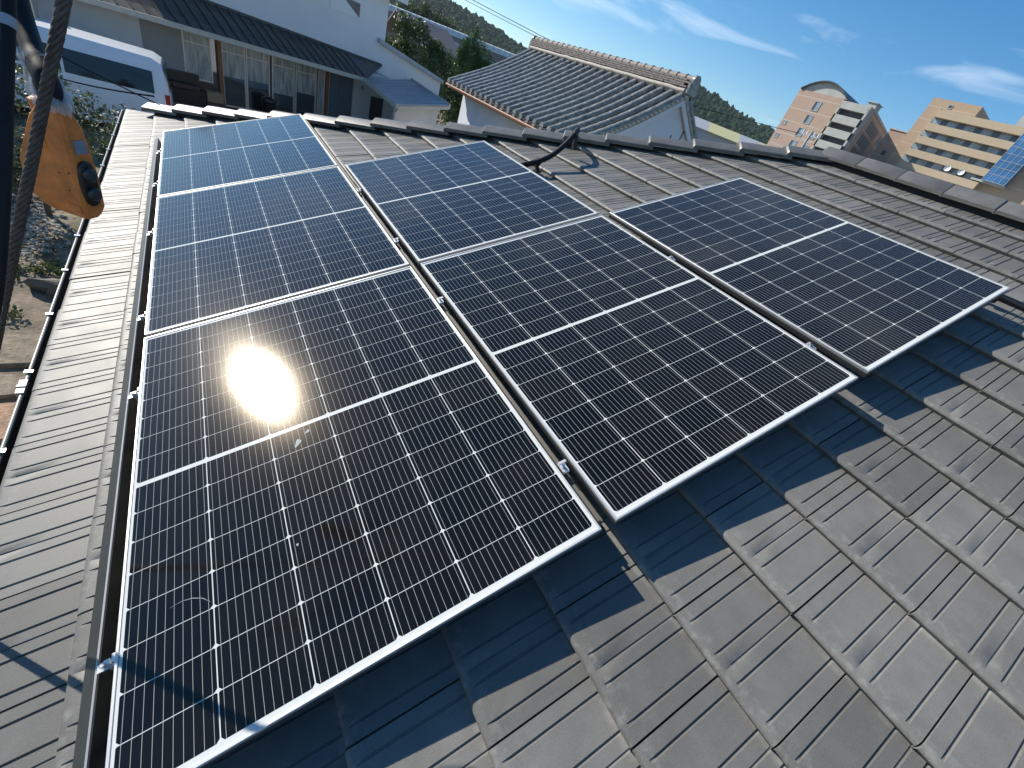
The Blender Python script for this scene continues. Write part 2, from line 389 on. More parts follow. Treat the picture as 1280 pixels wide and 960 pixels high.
class MB:
    def __init__(s):
        s.v = []; s.f = []; s.mi = []; s.rnd = []; s.uv = None; s.uv2 = None
    def add(s, vs_, fs, mi=0, r=None):
        k = len(s.v)
        s.v.extend([tuple(x) for x in vs_])
        for f in fs:
            s.f.append(tuple(i + k for i in f)); s.mi.append(mi); s.rnd.append(rnd.random() if r is None else r)
        return s
    def box(s, c, d, rot=None, mi=0, T=None):
        x, y, z = (q / 2 for q in d)
        vs_ = [Vector((a * x, b * y, e * z)) for a in (-1, 1) for b in (-1, 1) for e in (-1, 1)]
        if rot is not None: vs_ = [rot @ p for p in vs_]
        vs_ = [p + Vector(c) for p in vs_]
        if T: vs_ = [T(*p) for p in vs_]
        return s.add(vs_, [(0, 1, 3, 2), (4, 6, 7, 5), (0, 4, 5, 1), (2, 3, 7, 6), (0, 2, 6, 4), (1, 5, 7, 3)], mi)
    def hexa(s, p8, mi=0):                # p8: bottom 4 ring, top 4 ring
        return s.add(p8, [(3, 2, 1, 0), (4, 5, 6, 7), (0, 1, 5, 4), (1, 2, 6, 5), (2, 3, 7, 6), (3, 0, 4, 7)], mi)
    def slab(s, quad, n, mi=0):           # a quad given thickness along n
        q = [Vector(p) for p in quad]; n = Vector(n)
        return s.hexa([p for p in q] + [p + n for p in q], mi)
    def tube(s, pts, r, seg=8, mi=0, cap=True):
        pts = [Vector(p) for p in pts]
        rr = r if isinstance(r, (list, tuple)) else [r] * len(pts)
        rings = []; prev = None
        for i, p in enumerate(pts):
            a = pts[max(i - 1, 0)]; b = pts[min(i + 1, len(pts) - 1)]
            d = (b - a).normalized()
            if prev is None:
                x = d.orthogonal().normalized()
            else:
                x = (prev - d * prev.dot(d)).normalized()
            prev = x; y = d.cross(x)
            rings.append([p + (x * math.cos(2 * math.pi * k / seg) + y * math.sin(2 * math.pi * k / seg)) * rr[i] for k in range(seg)])
        return s.loft(rings, mi, cap)
    def loft(s, rings, mi=0, cap=True):
        n = len(rings[0]); vs_ = [p for r in rings for p in r]; fs = []
        for i in range(len(rings) - 1):
            for k in range(n):
                fs.append((i * n + k, i * n + (k + 1) % n, (i + 1) * n + (k + 1) % n, (i + 1) * n + k))
        if cap:
            fs.append(tuple(reversed(range(n)))); fs.append(tuple(range((len(rings) - 1) * n, len(rings) * n)))
        return s.add(vs_, fs, mi)
    def build(s, name, mats, parent=None, smooth=None, bevel=0.0, fix=True):
        me = bpy.data.meshes.new(name)
        vv = np.array([tuple(p) for p in s.v], dtype=float)
        if parent is not None:
            M = np.array(WM[parent.name].inverted())
            vv = vv @ M[:3, :3].T + M[:3, 3]
        me.from_pydata([tuple(p) for p in vv], [], s.f)
        for m in (mats if isinstance(mats, (list, tuple)) else [mats]):
            me.materials.append(m)
        me.polygons.foreach_set('material_index', s.mi)
        at = me.attributes.new('rnd', 'FLOAT', 'FACE')
        at.data.foreach_set('value', s.rnd)
        if s.uv is not None:
            uvl = me.uv_layers.new(name='UVMap')
            li = np.zeros(len(me.loops), dtype=np.int32); me.loops.foreach_get('vertex_index', li)
            uvl.data.foreach_set('uv', np.asarray(s.uv, dtype=float)[li].ravel())
            if s.uv2 is not None:
                u2 = me.uv_layers.new(name='tile'); u2.data.foreach_set('uv', np.asarray(s.uv2, dtype=float)[li].ravel())
        if fix:
            bm = bmesh.new(); bm.from_mesh(me)
            bmesh.ops.recalc_face_normals(bm, faces=bm.faces)
            if bevel:
                es = [e for e in bm.edges if len(e.link_faces) == 2 and e.calc_face_angle(0) > 0.5]
                bmesh.ops.bevel(bm, geom=es, offset=bevel, segments=2, affect='EDGES', profile=0.6)
            bm.to_mesh(me); bm.free()
        if smooth is not None:
            me.polygons.foreach_set('use_smooth', [True] * len(me.polygons))
            me.set_sharp_from_angle(angle=rad(smooth))
        me.update()
        o = bpy.data.objects.new(name, me)
        sc.collection.objects.link(o)
        if parent is not None:
            o.parent = parent
            WM[o.name] = WM[parent.name]
        else:
            WM[o.name] = Matrix()
        return o

def dup(o, parent=None):
    c = o.copy(); sc.collection.objects.link(c)
    if parent is not None: c.parent = parent
    for ch in list(o.children):
        dup(ch, c)
    return c

# ================================================================== GROUND, HILLS
def ground():
    b = MB()
    n = 48
    for rr0, rr1 in ((0, 30), (30, 200), (200, 4500)):
        pass
    rs = [0.01, 12, 40, 160, 600, 4500]
    vs_ = []; fs = []
    for r in rs:
        for k in range(n):
            a = 2 * math.pi * k / n
            vs_.append((r * math.cos(a), r * math.sin(a), 0))
    for i in range(len(rs) - 1):
        for k in range(n):
            fs.append((i * n + k, i * n + (k + 1) % n, (i + 1) * n + (k + 1) % n, (i + 1) * n + k))
    b.add(vs_, fs)
    return tag(b.build('ground', MT['ground']), kind='structure')
ground()

HP = [(-60, 2.0), (-20, 3.0), (0, 3.2), (17, 3.3), (20.8, 3.9), (22.4, 4.2), (25.8, 4.0), (28.6, 3.5), (32, 3.0), (36, 3.2),
      (42, 4.6), (47, 5.9), (50.7, 5.8), (53, 5.4), (55.2, 4.9), (57.6, 4.6), (59.2, 4.6), (64, 3.8), (72, 2.4), (85, 1.6), (110, 1.2)]
def crest(az):
    return np.interp(az, [p[0] for p in HP], [p[1] for p in HP])
def hill_z(az, D):
    D0, D1 = 330.0, 620.0
    zc = 4.4 + D1 * np.tan(np.radians(crest(az)))
    t = np.clip((D - D0) / (D1 - D0), 0, 1)
    z = zc * (t ** 0.9)
    return np.where(D > D1, zc * (1 - 0.5 * np.clip((D - D1) / 500, 0, 1)), z)
def hills():
    b = MB()
    azs = np.linspace(-60, 110, 120); Ds = np.array([325, 360, 420, 500, 570, 620, 700, 900, 1200])
    vs_ = []; fs = []
    for D in Ds:
        for a in azs:
            r = math.radians(a)
            vs_.append((D * math.sin(r), D * math.cos(r), float(hill_z(a, D)) - (4 if D < 330 else 1.0)))
    n = len(azs)
    for i in range(len(Ds) - 1):
        for k in range(n - 1):
            fs.append((i * n + k, i * n + k + 1, (i + 1) * n + k + 1, (i + 1) * n + k))
    b.add(vs_, fs)
    tag(b.build('hill', MT['hill'], smooth=60), kind='structure')
    # forest crowns
    f = MB()
    bm = bmesh.new(); bmesh.ops.create_icosphere(bm, subdivisions=2, radius=1.0)
    iv = np.array([v.co[:] for v in bm.verts]); ifc = [tuple(v.index for v in q.verts) for q in bm.faces]; bm.free()
    for i in range(8500):
        az = rnd.uniform(12, 68); D = 335 + 320 * rnd.random() ** 0.85
        r = rnd.uniform(1.5, 3.4)
        z = float(hill_z(az, D))
        q = math.radians(az)
        jit = 1 + rng.normal(0, 0.14, len(iv))[:, None]
        P = iv * jit * np.array([r, r, r * rnd.uniform(0.9, 1.7)]) + np.array([D * math.sin(q), D * math.cos(q), z + r * 0.35])
        base = rnd.random()
        k = len(f.v)
        f.v.extend(map(tuple, P)); f.f.extend([tuple(j + k for j in t) for t in ifc])
        f.mi.extend([0] * len(ifc)); f.rnd.extend([min(1, base + rnd.random() * 0.06) for _ in ifc])
    tag(f.build('hillside_wood', MT['forest'], fix=False, smooth=180), 'dark green wood covering the hillside behind the houses', 'woodland', kind='stuff')
hills()

# ================================================================== OUR HOUSE
house = thing('tiled_house', (4.6, 1.0, 0), 'single storey house under the dark grey flat tiled roof that carries the solar panels', 'house')
TW, TE = 0.3075, 0.28                      # tile width and exposure
V0 = -0.465
RIDGE_V = 4.90
HIPK = 0.887
def hip_u(v): return 6.155 - HIPK * (v + 0.19)

S_ST = [(0, .012), (.0028, 0), (.0325, 0), (.0345, .0042), (.0385, .0042), (.0405, 0), (.1155, 0), (.1175, .0042), (.1215, .0042), (.1235, 0),
        (.1502, 0), (.1525, .0028), (.155, .0028), (.1573, 0), (.1845, 0), (.1865, .0042), (.1905, .0042), (.1925, 0),
        (.2675, 0), (.2695, .0042), (.2735, .0042), (.2755, 0), (.3047, 0), (.3075, .012)]
T_ST = [(.012, -.044, 0), (0.0, -.013, 0), (.002, -.008, 0), (.006, -.0035, 0), (.012, -.001, 0), (.020, 0, 0), (.042, 0, 1), (.16, 0, 1), (.315, 0, 1)]
S_LO = [(0, .012), (.003, 0), (.3045, 0), (.3075, .012)]
T_LO = [(0, -.036, 0), (0.003, -.012, 0), (.02, -.001, 0), (.315, 0, 0)]
def tile_sheet(name, mapf, vmax, umin, umax, clips, parent, hi=True):
    """courses of interlocking tiles; mapf maps (u,v,h) arrays to world"""
    S = np.array(S_ST if hi else S_LO); T = np.array(T_ST if hi else T_LO)
    ns, nt = len(S), len(T)
    quads = np.array([(i * ns + j, i * ns + j + 1, (i + 1) * ns + j + 1, (i + 1) * ns + j) for i in range(nt - 1) for j in range(ns - 1)])
    allv = []; allf = []; allr = []; alluv = []; alluv2 = []
    k = 0
    ncourse = int((vmax - V0) / TE) + 1
    for c in range(ncourse):
        v0 = V0 + c * TE
        ph = 0.062 + (0.0 if c % 2 == 0 else TW / 2)
        j0 = int(math.floor((umin - ph) / TW)); j1 = int(math.ceil((umax(v0) - ph) / TW))
        for j in range(j0, j1 + 1):
            u0 = ph + j * TW
            tilt = rng.normal(0, 0.0035); lift = rng.normal(0, 0.0012); roll = rng.normal(0, 0.003); dv = rng.normal(0, 0.0012)
            tt = T[:, 0][:, None] + np.zeros(ns)[None]; ss = S[:, 0][None] + np.zeros(nt)[:, None]
            gf = T[:, 2][:, None]
            joint = (S[:, 0] < .001) | (S[:, 0] > .307)
            dep = np.where(joint[None], S[:, 1][None], S[:, 1][None] * gf)
            hh = -.128 + T[:, 1][:, None] - dep - 0.10 * tt + lift + tilt * tt + roll * (ss - TW / 2) * 0.5
            U = (u0 + ss).ravel(); V = (v0 + tt + dv).ravel(); H = hh.ravel()
            P = mapf(U, V, H)
            allv.append(P); allf.append(quads + k); k += len(P)
            allr.append(np.full(len(quads), rng.random())); off = rng.random(2) * 30
            alluv.append(np.stack([U + off[0], V + off[1]], 1)); alluv2.append(np.stack([ss.ravel(), tt.ravel()], 1))
    b = MB()
    b.v = np.concatenate(allv); b.f = [tuple(q) for q in np.concatenate(allf)]
    b.mi = [0] * len(b.f); b.rnd = np.concatenate(allr); b.uv = np.concatenate(alluv); b.uv2 = np.concatenate(alluv2)
    o = b.build(name, MT['tile'], parent, fix=False)
    me = o.data
    bm = bmesh.new(); bm.from_mesh(me)
    Mi = WM[parent.name].inverted()
    for co, no in clips:
        bmesh.ops.bisect_plane(bm, geom=bm.verts[:] + bm.edges[:] + bm.faces[:], plane_co=Mi @ Vector(co),
                               plane_no=Vector(no), clear_outer=True)
    bm.to_mesh(me); bm.free()
    me.polygons.foreach_set('use_smooth', [True] * len(me.polygons))
    me.set_sharp_from_angle(angle=rad(38))
    return o

def map_main(U, V, H):
    return np.stack([V * CA - H * SA, U, V * SA + H * CA + Z0], 1)
XR = RIDGE_V * CA                          # world x of the ridge
def map_back(U, V, H):
    P = map_main(U, V, H); P[:, 0] = 2 * XR - P[:, 0]; return P
hipA = Wp(hip_u(-0.6), -0.6, -.13); hipB = Wp(hip_u(4.9), 4.9, -.13)
hd = hipB - hipA
hip_no = Vector((-hd.y, hd.x, 0)); 
if hip_no.y < 0: hip_no = -hip_no
UMIN = -4.2
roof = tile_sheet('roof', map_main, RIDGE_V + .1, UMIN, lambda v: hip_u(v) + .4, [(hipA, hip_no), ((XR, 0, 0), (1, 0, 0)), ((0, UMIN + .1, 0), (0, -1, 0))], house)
hipA2 = Vector((2 * XR - hipA.x, hipA.y, hipA.z)); hn2 = Vector((-hip_no.x, hip_no.y, 0))
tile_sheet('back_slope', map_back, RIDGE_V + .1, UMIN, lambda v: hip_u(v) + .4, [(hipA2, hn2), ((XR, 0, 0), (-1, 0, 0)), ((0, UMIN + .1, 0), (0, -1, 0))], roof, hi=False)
# hip end beyond the hips
yE = hip_u(V0); yT = hip_u(RIDGE_V); zE = Wp(0, V0, 0).z; zT = Wp(0, RIDGE_V, 0).z
BE = math.atan2(zT - zE, yE - yT)
xE = V0 * CA
def map_end(U, V, H):
    q = V - V0
    return np.stack([U, yE - q * math.cos(BE) + H * math.sin(BE), zE + q * math.sin(BE) + H * math.cos(BE)], 1)
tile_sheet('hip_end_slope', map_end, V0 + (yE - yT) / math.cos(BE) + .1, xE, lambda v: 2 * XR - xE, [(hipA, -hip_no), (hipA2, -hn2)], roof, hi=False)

# hip caps: one flat box cap per course, the lower end raised over the one before
def caps(name, start, d3, side3, up3, n, length, hw, thick, lift, parent, bev=0.006):
    b = MB()
    for i in range(n):
        p = start + d3 * (length * i)
        j = rng.normal(0, 0.0025, 3)
        prof = [(-hw + .004, -thick), (-hw, -thick + .026), (-hw + .006, -thick + .032), (-.036, -.002), (-.026, 0.002), (.026, 0.002), (.036, -.002), (hw - .006, -thick + .032), (hw, -thick + .026), (hw - .004, -thick)]
        rings = []
        for tt, dh in ((0.0, lift - .012), (0.012, lift), (length * 1.12, 0.0 - .006)):
            cut = 0.0 if tt > 0 else .004
            rings.append([p + d3 * tt + side3 * (w * (1 if tt > 0 else .97) + j[0]) + up3 * (h + dh + j[1]) for w, h in prof])
        b.loft(rings)
    return b.build(name, MT['cap'], parent, smooth=35)
h0 = -.078
P0 = Wp(hip_u(-.19), -.19, h0); P1 = Wp(hip_u(-.19 + TE * 18), -.19 + TE * 18, h0)
dh = (P1 - P0); ln = dh.length / 18; dh.normalize()
sideh = dh.cross(Vector((0, 0, 1))).normalized(); uph = sideh.cross(dh).normalized()
if uph.z < 0: uph = -uph
caps('hip_ridge', P0, dh, sideh, uph, 18, ln, .125, .070, .026, roof)
# main ridge caps, running towards the camera and past it
RS = Wp(hip_u(-.19 + TE * 18) + .03, RIDGE_V, -.105)
RS.x = XR
rd = Vector((0, -1, 0))
bR = MB()
RL = .308
for i in range(19):
    p = RS + rd * (RL * i) + Vector((0, 0, 0.015))
    hw = .135; th = .075
    prof = [(-hw, -th), (-hw - .004, -th + .02), (-.062, .012), (-.05, .018), (.05, .018), (.062, .012), (hw + .004, -th + .02), (hw, -th)]
    rings = []
    for tt, dh_ in ((0, -.004), (.01, 0.0), (RL - .012, 0.0), (RL - .004, -.006)):
        j = rng.normal(0, .0008)
        rings.append([p + rd * tt + Vector((w, 0, h + dh_ + j)) for w, h in prof])
    bR.loft(rings)
bR.build('main_ridge', MT['cap'], roof, smooth=35)
bB = MB()   # bedding under the ridge
bB.box((XR, (RS.y + UMIN) / 2, RS.z - .085), (.20, RS.y - UMIN, .06))
bB.build('ridge_bedding', MT['black'], roof)
# soffit, fascia and walls
bS = MB()
for P in ([Wp(UMIN + .1, V0 + .03, -.2), Wp(hip_u(V0), V0 + .03, -.2), Wp(hip_u(RIDGE_V), RIDGE_V, -.2), Wp(UMIN + .1, RIDGE_V, -.2)],):
    bS.slab(P, (0, 0, -.03))
    bS.slab([Vector((2 * XR - p.x, p.y, p.z)) for p in P], (0, 0, -.03))
bS.slab([Vector((xE + .05, yE - .04, zE - .21)), Vector((2 * XR - xE - .05, yE - .04, zE - .21)), Vector((XR, yT, zT - .21))] + [Vector((XR - .01, yT, zT - .21))], (0, 0, -.03))
bS.build('eave_board', MT['darkwood'], house)
bW = MB()
zw = Wp(0, .06, -.25).z
bW.box(((.12 + 2 * XR - .12) / 2, (UMIN + .2 + yE - .5) / 2, zw / 2), (2 * XR - .24, yE - .5 - UMIN - .2, zw))
bW.build('wall', MT['wallw'], house)

# gutter along the eave
gz = -.172
def gut(u, a, r):                          # point on the half round
    return Wp(u, -.448, gz) + Vector((r * math.cos(a), 0, r * math.sin(a)))
b = MB()
uu = [UMIN + .1, hip_u(-.5) + .02]
angs = [math.pi + math.pi * k / 10 for k in range(11)]
rings = []
for u in uu:
    rings.append([gut(u, a, .060) for a in angs] + [gut(u, a, .055) for a in reversed(angs)])
b.loft(rings)
gutter = b.build('gutter', MT['gutter'], house, smooth=40)
b = MB(); b.tube([gut(u, math.pi, .060) + Vector((-.002, 0, .004)) for u in uu], .0075, 8)
b.build('gutter_bead', MT['bead'], gutter, smooth=60)
u = 5.85
proto = None
while u > -2:
    b = MB()
    g0 = gut(u, math.pi, .064) + Vector((0, 0, .016)); g1 = gut(u, 0, .060) + Vector((.02, 0, .012))
    b.tube([g0 + Vector((-.004, 0, -.012)), g0 + Vector((-.002, 0, -.004)), g0 + Vector((.016, 0, -.002))], .0055, 6)
    b.box(g0 + Vector((.004, 0, 0)), (.026, .018, .005))
    b.build('gutter_bracket', MT['steel'], gutter)
    u -= .455
b = MB(); g0 = gut(1.66, math.pi, .062) + Vector((-.004, 0, .006)); b.box(g0, (.024, .085, .020)); b.box(g0 + Vector((0, 0, .004)), (.027, .012, .020))
b.build('gutter_joint', MT['bead'], gutter)

# ================================================================== SOLAR PANELS
PW, PL = 1.134, 1.545
GU, GV1, GV2 = .0215, .050, .064
def make_panel():
    root = thing('solar_panel', Wp(0, 0, 0), 'x', 'solar panel', 'solar panels mounted on the tiled roof', rot=(0, -AL, 0))
    M = WM[root.name]
    def P(v, u, h): return M @ Vector((v, u, h))
    # frame: mitred ring, lip on top, wall, inner lip
    b = MB()
    lw, d = .0062, .032
    outer = [(0, 0), (PW, 0), (PW, PL), (0, PL)]
    inner = [(lw, lw), (PW - lw, lw), (PW - lw, PL - lw), (lw, PL - lw)]
    c = .0012
    outc = [(c, c), (PW - c, c), (PW - c, PL - c), (c, PL - c)]
    rings = [[P(x, y, -.006) for x, y in inner], [P(x, y, -.0002) for x, y in inner], [P(x, y, 0) for x, y in outc], [P(x, y, -c) for x, y in outer],
             [P(x, y, -.012) for x, y in outer], [P(x + (.001 if x < .5 else -.001), y + (.001 if y < .7 else -.001), -.0135) for x, y in outer],
             [P(x, y, -.015) for x, y in outer], [P(x, y, -d) for x, y in outer],
             [P(x + (.025 if x < .5 else -.025), y + (.025 if y < .7 else -.025), -d) for x, y in outer]]
    vs_ = [p for r in rings for p in r]; fs = []
    for i in range(len(rings) - 1):
        for k in range(4):
            fs.append((i * 4 + k, i * 4 + (k + 1) % 4, (i + 1) * 4 + (k + 1) % 4, (i + 1) * 4 + k))
    b.add(vs_, fs)
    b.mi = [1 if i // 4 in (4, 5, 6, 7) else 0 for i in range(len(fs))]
    b.build('frame', [MT['alu'], MT['alushade']], root)
    b = MB(); b.slab([P(x, y, -.0032) for x, y in [(lw, lw), (PW - lw, lw), (PW - lw, PL - lw), (lw, PL - lw)]], P(0, 0, -.004) - P(0, 0, 0))
    b.build('backsheet', MT['sheet'], root)
    b = MB(); uv = []
    mv, mu = .0125, .0195
    pv = (PW - 2 * mv) / 6; mid = .014; pu = (PL - 2 * mu - mid) / 16
    cv, cu, ch = pv - .0026, pu - .0018, .0065
    for j in range(16):
        y0 = mu + j * pu + (mid if j >= 8 else 0) + .0009
        for i in range(6):
            x0 = mv + i * pv + .0013
            pts = [(ch, 0), (cv - ch, 0), (cv, ch), (cv, cu - ch * .35), (cv - ch * .35, cu), (ch * .35, cu), (0, cu - ch * .35), (0, ch)]
            b.add([P(x0 + a, y0 + e, -.0030) for a, e in pts], [tuple(range(8))])
            uv += [(a / cv, e / cu) for a, e in pts]
    b.uv = uv
    b.build('cells', MT['cell'], root, fix=False)
    return root
v1 = PW + GV1; v2 = 2 * PW + GV1 + GV2
LAY = [(0, 0, 'near solar panel with the sun glare burning white on its glass'),
       (PL + GU, 0, 'solar panel in the middle of the gutter row, just beyond the sun glare panel'),
       (2 * (PL + GU), 0, 'farthest solar panel in the row along the gutter, pale blue with sky reflection'),
       (0, v1, 'near solar panel in the middle row, right beside the sun glare panel'),
       (PL + GU, v1, 'far solar panel in the middle row, the black conduit rises beside its right edge'),
       (0, v2, 'dark solar panel standing alone in the top row under the main ridge')]
p0 = make_panel()
MT['smear'] = nmat('dried_smear', (0.34, 0.36, 0.36), 0.8)
for i, (u, v, lab) in enumerate(LAY):
    o = p0 if i == 0 else dup(p0)
    o.location = Wp(u, v, 0)
    o['label'] = lab
for u_, v_, ru, rv, rt in ((.703, .4575, .016, .008, .5), (.735, .492, .010, .005, 1.0), (.36, .40, .004, .003, 0), (1.22, .70, .005, .004, 0)):
    b = MB(); ring = []
    for k in range(12):
        a = k * math.pi / 6; q = 1 + .25 * math.sin(3 * a + rt)
        x_, y_ = rv * q * math.cos(a), ru * q * math.sin(a)
        ring.append((u_ + y_ * math.cos(rt) - x_ * math.sin(rt), v_ + x_ * math.cos(rt) + y_ * math.sin(rt)))
    b.loft([[Wp(a, c, -.0029) for a, c in ring], [Wp(u_ + (a - u_) * .8, v_ + (c - v_) * .8, -.0024) for a, c in ring]])
    b.build('bird_dropping', MT['smear'], p0)
b = MB(); arc = [Wp(.349, .105, -.0026), Wp(.352, .130, -.0026), Wp(.347, .153, -.0026), Wp(.335, .175, -.0026), Wp(.316, .192, -.0026)]
b.tube(arc, [.0002, .0007, .0011, .0008, .0002], 6)
b.build('scratch_mark', MT['smear'], p0)

def roofthing(name, u, v, h, label, cat, group=None):
    return thing(name, Wp(u, v, h), label, cat, group, rot=(0, -AL, 0))
def LB(u, v, h): return Wp(u, v, h)

# skirt along the lower edge
t = roofthing('skirt_cover', 0, -.09, -.1, 'long dark bronze cover strip along the lower edge of the solar panels', 'cover strip')
b = MB()
prof = [(-.094, -.135), (-.094, -.058), (-.091, -.053), (-.064, -.045), (-.060, -.048), (-.060, -.135)]
rings = [[Wp(u, v, h) for v, h in prof] for u in (-1.0, .9, 2.7, 4.70)]
b.loft(rings)
b.build('cover', MT['skirt'], t, smooth=30)
b = MB(); b.loft([[Wp(u, v, h) for v, h in ((-.0645, -.0442), (-.0625, -.0415), (-.0595, -.0435), (-.0595, -.050))] for u in (-1.0, 4.70)])
b.build('edge_trim', MT['alu'], t)
for i, ux in enumerate((.30, 1.24, 1.76, 2.65, 3.45, 4.20)):
    b = MB()
    b.box((ux, -.030, -.034), (.018, .046, .004), T=LB); b.box((ux, -.008, -.022), (.020, .010, .022), T=LB); b.box((ux + .003, -.030, -.028), (.012, .012, .010), T=LB)
    b.tube([Wp(ux, -.036, -.02), Wp(ux, -.036, -.06)], .005, 8)
    k = b.build('end_clip', MT['alu'], t)

# rails in the gap and the clamps on them
t = roofthing('mounting_rail', 2.3, PW + .022, -.05, 'pale aluminium rail in the gap between the lower and the middle panel row', 'rail')
b = MB()
b.box((2.345, PW + .027, -.050), (4.62, .010, .014), T=LB)
b.box((2.345, PW + .027, -.085), (4.62, .030, .05), T=LB)
b.build('rail', MT['railm'], t)
for v in (-.02, 2 * PW + GV1 + .03, 3 * PW + GV1 + GV2 - .07):
    pass
def clamp(u, v, label, group):
    t = roofthing('panel_clamp', u, v, -.02, label, 'clamp', group)
    b = MB(); b.box((u, v - .003, -.016), (.034, .022, .005), T=LB); b.box((u + .016, v + .003, -.019), (.009, .028, .014), T=LB); b.box((u - .016, v - .003, -.020), (.008, .020, .010), T=LB)
    b.build('bracket', MT['alu'], t)
    b = MB(); b.tube([Wp(u, v - .003, -.0135), Wp(u, v - .003, -.004)], .0060, 6); b.tube([Wp(u, v - .003, -.0135), Wp(u, v - .003, -.05)], .0035, 6)
    b.build('bolt', MT['steel'], t)
    return t
for u, lab in ((.22, 'silver clamp nearest the camera in the gap right of the sun glare panel'),
               (1.22, 'silver clamp beside the far corner of the sun glare panel'),
               (1.86, 'silver clamp beyond the panel corner junction in the lower gap'),
               (2.64, 'farthest silver clamp in the gap between lower and middle panel rows')):
    clamp(u, PW + .026, lab, 'clamps in the gap between lower and middle rows')
for u, lab in ((.20, 'dark clamp near the lower corner of the lone top panel'), (.98, 'dark clamp halfway along the gap below the lone top panel')):
    clamp(u, 2 * PW + GV1 + .026, lab, 'clamps in the gap below the top panel')

# conduit from the panel over the hip and the pipe on the right
def smooth_path(pts, n=10):
    pts = [Vector(p) for p in pts]; out = []
    P = [pts[0]] + pts + [pts[-1]]
    for i in range(1, len(P) - 2):
        for k in range(n):
            tt = k / n
            a, b_, c, d = P[i - 1], P[i], P[i + 1], P[i + 2]
            out.append(.5 * ((2 * b_) + (-a + c) * tt + (2 * a - 5 * b_ + 4 * c - d) * tt ** 2 + (-a + 3 * b_ - 3 * c + d) * tt ** 3))
    out.append(pts[-1]); return out
t = roofthing('cable_conduit', 2.6, 2.35, -.1, 'black corrugated conduit rising from the middle row panel over the hip', 'conduit')
b = MB()
pp = smooth_path([Wp(2.56, 2.22, -.075), Wp(2.60, 2.378, -.055), Wp(2.617, 2.537, -.055), Wp(2.632, 2.677, -.035), Wp(2.68, 2.827, .005), Wp(2.745, 2.96, .045), Wp(2.83, 3.05, .045), Wp(2.95, 3.14, -.01), Wp(3.15, 3.25, -.14)], 14)
b.tube(pp, [.019 + (.002 if i % 2 else 0) for i in range(len(pp))], 10)
b.build('tube', MT['black'], t, smooth=40)
b = MB(); b.box((2.633, 2.545, -.095), (.022, .02, .075), T=LB); b.box((2.633, 2.545, -.130), (.05, .05, .012), T=LB); b.tube([Wp(2.605, 2.535, -.06), Wp(2.65, 2.548, -.06)], .026, 10)
b.build('support', MT['black'], t)
b = MB(); b.tube([Wp(2.73, 2.955, .03), Wp(2.76, 2.975, .05)], .027, 10); b.box((2.745, 2.97, -.02), (.03, .03, .09), T=LB)
b.build('clip', MT['blackpl'], t)
t = roofthing('roof_pipe', -.4, 3.6, -.1, 'black pipe lying along the tiles right of the lone top panel', 'pipe')
b = MB(); b.tube([Wp(.5, 3.625, -.095), Wp(-1.2, 3.60, -.095)], .018, 12); b.build('pipe', MT['blackpl'], t, smooth=60)
for u in (.02, -.55, -1.1):
    b = MB(); b.box((u, 3.612, -.108), (.02, .05, .022), T=LB); b.build('saddle', MT['black'], t)

# ================================================================== NEIGHBOUR HOUSE
HO = Vector((-1.26, 18.96, 0)); HA = Vector((.930, .367, 0)).normalized(); HB = Vector((-HA.y, HA.x, 0))
def H(a, b_, z): return HO + HA * a + HB * b_ + Vector((0, 0, z))
nb = thing('neighbour_house', H(4, 2, 0), 'white two storey house with a dark lean-to roof over glass doors', 'house')
def hbox(b, a0, a1, b0, b1, z0, z1, mi=0):
    b.hexa([H(a0, b0, z0), H(a1, b0, z0), H(a1, b1, z0), H(a0, b1, z0), H(a0, b0, z1), H(a1, b0, z1), H(a1, b1, z1), H(a0, b1, z1)], mi)
b = MB(); hbox(b, -1.65, .64, .8, 6, 0, 3.0); nbwall = b.build('lower_wall', MT['wallg'], nb)
b = MB(); hbox(b, .64, 1.73, .803, 6, 0, 3.0); b.build('grey_panel', MT['panelg'], nb)
b = MB(); hbox(b, 8.27, 10.27, .8, 6, 0, 2.84); b.build('end_wall', MT['wallg'], nb)
b = MB(); hbox(b, 1.73, 8.27, 2.6, 6, 0, 3.0); hbox(b, 1.73, 8.27, .9, 2.6, 2.5, 2.6); b.build('inner_wall', MT['panerefl'], nb)
b = MB(); hbox(b, 1.73, 8.27, .2, 2.6, 0, .42); b.build('deck', MT['darkwood'], nb)
b = MB(); hbox(b, .9, 10.27, 1.6, 8, 2.9, 5.80); upw = b.build('upper_wall', MT['wallup'], nb)
b = MB(); b.slab([H(.5, 1.15, 5.78), H(10.8, 1.15, 5.78), H(10.8, 5, 6.65), H(.5, 5, 6.65)], (0, 0, .10)); b.slab([H(.5, 8.4, 5.9), H(10.8, 8.4, 5.9), H(10.8, 5, 6.65), H(.5, 5, 6.65)], (0, 0, .10)); ur = b.build('upper_roof', MT['greyroof'], nb)
b = MB(); hbox(b, .45, 10.85, 1.06, 1.15, 5.70, 5.90); b.build('eave_trim', MT['dish'], ur)
